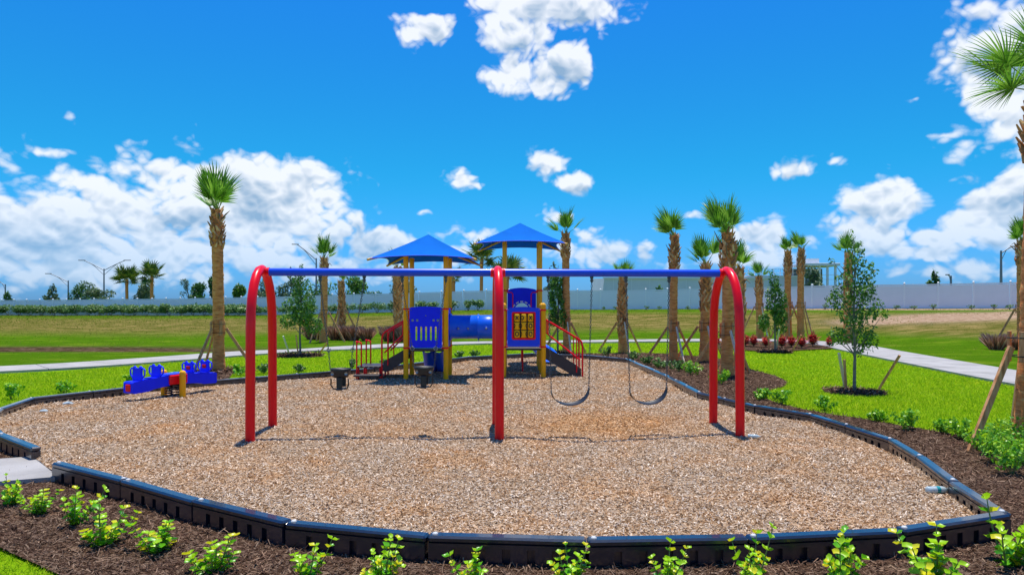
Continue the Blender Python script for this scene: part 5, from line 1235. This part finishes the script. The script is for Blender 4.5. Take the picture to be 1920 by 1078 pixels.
def meadow_tufts():
    n = 130000; Y = RNG.uniform(20, 92, n); u = RNG.uniform(-.82, .82, n); X = u*Y; k = RNG.uniform(0, 1, n) < (Y/92)**.6; X, Y = X[k], Y[k]
    px = 960+FPX*X/Y; yf = np.interp(px, fpx, fY); k = (Y < yf-1.0) & ~pip(X, Y, inner_poly) & (path_dist(X, Y) > 1.25) & (np.exp(-((X+24)/9.5)**2-((Y-31.5)/1.5)**2) < .5) & (np.exp(-((X-31)/5)**2-((Y-47)/4.5)**2) < .6)
    X, Y = X[k], Y[k]; cl = sines(X, Y, 1.1, 9); k = RNG.uniform(-.5, .9, len(X)) < cl+.35; X, Y = X[k], Y[k]; n = len(X); sc = Y/30
    V, F = blades(X, Y, terrain(X, Y)-.01, RNG.uniform(.018, .05, n)*sc, RNG.uniform(.02, .045, n)*sc, 1.3)
    o = link('meadow_grass', np_mesh('meadow_grass', V, F, MEADOWG)); tag(o, 'rough olive and straw coloured grass on the slope up to the fence', 'grass', kind='stuff')
MEADOWG = mat('meadow_blades', (.2, .25, .02), .7, col2=[(.09, .18, .006), (.15, .23, .010), (.24, .25, .03), (.36, .30, .09)], island=True, trans=.3, spec=0)
meadow_tufts()

# ------------------------------------------------------------ white fence
def fence():
    root = empty('white_fence', (0, 0, 0), 'long white vinyl privacy fence along the back of the park', 'fence')
    P = []
    for px, y, z in zip(fpx, fY, fZ): P.append(Vector(((px-960)*y/FPX, y, z)))
    ds = [0]
    for i in range(1, len(P)): ds.append(ds[-1]+(P[i]-P[i-1]).length)
    def at_(s):
        k = min(max(int(np.searchsorted(ds, s))-1, 0), len(P)-2); t = (s-ds[k])/(ds[k+1]-ds[k]); return P[k].lerp(P[k+1], t)
    n = int(ds[-1]/2.42)
    post = MB().box((0, 0, HF/2-.15), (.13, .13, HF+.34), bev=.006).mesh('post', FENCEP); cap = MB().add([(-.08, -.08, 0), (.08, -.08, 0), (.08, .08, 0), (-.08, .08, 0), (-.08, -.08, .03), (.08, -.08, .03), (.08, .08, .03), (-.08, .08, .03), (0, 0, .085)], [(3, 2, 1, 0), (0, 1, 5, 4), (1, 2, 6, 5), (2, 3, 7, 6), (3, 0, 4, 7), (4, 5, 8), (5, 6, 8), (6, 7, 8), (7, 4, 8)]).mesh('post_cap', FENCEP)
    mb = MB(); L_ = 2.28
    mb.box((0, 0, .08), (L_, .05, .15)); mb.box((0, 0, HF-.12), (L_, .05, .10))
    for k in range(15): mb.box((-L_/2+L_*(k+.5)/15, 0, HF/2-.02), (L_/15-.008, .022, HF-.35))
    mb.box((0, .004, HF/2-.02), (L_, .008, HF-.35)); panel = mb.mesh('panel', FENCE)
    prev = None
    for i in range(n+1):
        p = at_(i*2.42); p.z = float(terrain(p.x, p.y))
        o = link('post', post, None, root, tuple(p)); link('post_cap', cap, None, o, (0, 0, HF+.02)); 
        if prev is not None:
            d = p-prev; q = link('panel', panel, None, root, tuple((p+prev)/2)); q.rotation_euler = (0, 0, math.atan2(d.y, d.x)); a = math.atan2(d.z, math.hypot(d.x, d.y)); q.rotation_euler = (0, -a, math.atan2(d.y, d.x))
            o.rotation_euler = (0, 0, math.atan2(d.y, d.x))
        prev = p
fence()

# ------------------------------------------------------------ beyond the fence
def far_pt(px, y): return (px-960)*y/FPX
def zat(py, y): return CAMZ+(HZ-py)*y/FPX
def warehouse():
    y = 128.; x0, x1 = far_pt(1133, y), far_pt(1440, y); root = empty('warehouse', ((x0+x1)/2, y, 0), 'long low grey building with flat roofline rising behind the right fence', 'building'); w = (x1-x0)
    zt = zat(522, y); mb = MB(); V = [(-w/2-.8, 0, 0), (w/2, 0, 0), (w/2, 0, zt), (-w/2, 0, zt), (-w/2-.8, 18, 0), (w/2, 18, 0), (w/2, 18, zt+.6), (-w/2, 18, zt+.6)]
    mb.add(V, [(0, 1, 2, 3), (5, 4, 7, 6), (4, 0, 3, 7), (1, 5, 6, 2), (3, 2, 6, 7)]).build('wall', BUILD, root)
    MB().box((0, -.12, zt+.06), (w+.5, .3, .28)).build('roof_edge', BUILD2, root)
    for k in range(9): MB().box((-w/2+w*(k+.5)/9, -.04, zt/2), (.12, .1, zt-.2)).build('wall_seam', BUILD2, root)
warehouse()
def second():
    y = 140.; x0, x1 = far_pt(1392, y), far_pt(1500, y); w = x1-x0; zt = zat(519, y); root = empty('low_building', ((x0+x1)/2, y, 0), 'low grey building with a thin roof railing left of the pavilion', 'building')
    MB().box((0, 6, zt/2), (w, 12, zt)).build('wall', BUILD, root); MB().box((0, -.1, zt+.1), (w+.4, .3, .3)).build('roof_edge', BUILD2, root)
    for k in range(10): MB().box((-w/2+w*k/9, .3, zt+.25+.7), (.09, .09, 1.4)).build('railing_post', BUILD2, root)
    for dz in (.8, 1.55): MB().box((0, .3, zt+dz), (w, .07, .07)).build('railing', BUILD2, root)
second()
def pavilion():
    y = 135.; x0, x1 = far_pt(1504, y), far_pt(1572, y); w = x1-x0; root = empty('pavilion', ((x0+x1)/2, y, 0), 'pale flat-roofed pavilion with slender columns above the fence', 'building')
    zr = zat(496, y)
    MB().box((0, 3, zr), (w+.3, 7, .55), bev=.05).build('roof_slab', BUILD2, root)
    MB().box((-w*.18, 3, zr+.75), (w*.42, 4, .95)).build('roof_box', BUILD2, root)
    for k in range(5): MB().box((-w/2+w*(k+.3)/4.6, .3, zr/2), (.35, .35, zr-.1)).build('column', BUILD2, root)
    MB().box((0, 6.3, zr/2-.2), (w*.9, .2, zr-.6)).build('back_wall', GLASSD, root)
    for dz in (1.0, 1.9): MB().box((0, 0, zat(524, y)+dz-1), (w, .08, .08)).build('railing', BUILD2, root)
pavilion()
def lamp(px, top, armtop, arms, label, y=None):
    y = y or fence_y(px)*1.25; x = far_pt(px, y); z0 = float(terrain(x, y)); zt = zat(top, y); root = empty('street_lamp', (x, y, z0), label, 'street lamp', 'street lamps beyond the fence'); h = zt-z0; k = y/FPX
    MB().tube([(0, 0, -.2), (0, 0, h)], [.16, .09], 8).build('pole', GALV, root)
    for ax in arms:
        dx = ax*k; dz = (top-armtop)*k; s = 1 if dx > 0 else -1
        MB().tube([(0, 0, h-.25), (dx*.5, 0, h+dz*.55-.1), (dx*.95, 0, h+dz)], .055, 6).build('arm', GALV, root)
        MB().tube([(0, 0, h-1.0), (dx*.45, 0, h+dz*.40-.1), (dx*.7, 0, h+dz*.74)], .035, 6).build('arm_strut', GALV, root)
        MB().box((dx*1.04, 0, h+dz), (abs(dx)*.22+.3, .3, .12), bev=.04).build('lamp_head', GALV, root)
lamp(195, 504, 488, (-40, 42), 'double-armed street lamp beyond the left fence')
lamp(128, 526, 513, (-36,), 'single-armed street lamp left of the double-armed one')
lamp(10, 533, 528, (-12,), 'small distant street lamp at the far left edge')
lamp(593, 484, 458, (-38,), 'single-armed street lamp beside the tall tufted palm')
lamp(1877, 470, 462, (22,), 'street lamp above the right fence near the right edge palm')
lamp(1783, 517, 515, (-6,), 'short street lamp just peeking over the right fence')

# ------------------------------------------------------------ litter
def bottle(px, py, rz, label, s=1., lab=True):
    x, y = gp(px, py, .03); root = empty('plastic_bottle', (x, y, float(chip_z(np.array(x), np.array(y)))+.033), label, 'bottle', rz=rz); root.scale = (s,)*3
    MB().lathe([(0, -.10), (.028, -.10), (.032, -.09), (.032, -.05), (.029, -.045), (.032, -.04), (.032, .045), (.026, .07), (.014, .09), (.013, .10), (0, .10)], axis='x', n=14).build('body', PET, root)
    MB().lathe([(0, .10), (.015, .10), (.015, .118), (0, .118)], axis='x', n=10).build('cap', PIN, root)
    if lab: MB().lathe([(.0328, -.015), (.0328, .02)], axis='x', n=14).build('label_band', LABELT, root)
bottle(1757, 923, .1, 'clear plastic bottle with teal wrap lying in the chips at right', 1.1)
bottle(1413, 820, -.3, 'clear crumpled bottle lying near the foot of the rightmost arch', .8, False)
def scrap(px, py, label, s):
    x, y = gp(px, py, 0); z = float(chip_z(np.array(x), np.array(y)))+.02; V = []; n = 7
    for j in range(3):
        for k in range(n): a = 2*math.pi*k/n; r = s*(1, .8, .2)[j]*random.uniform(.7, 1.1); V.append((r*math.cos(a)*1.6, r*math.sin(a), (0, .5, .7)[j]*s*random.uniform(.6, 1)))
    F = [(j*n+k, j*n+(k+1) % n, (j+1)*n+(k+1) % n, (j+1)*n+k) for j in range(2) for k in range(n)]+[tuple(range(2*n, 3*n))]
    o = MB().add(V, F).build('litter_scrap', PET, None, (x, y, z)); tag(o, label, 'litter')
scrap(127, 762, 'pale scrap of litter on the chips right of the leftmost one', .07)
scrap(82, 775, 'leftmost pale scrap of litter on the chips', .05)
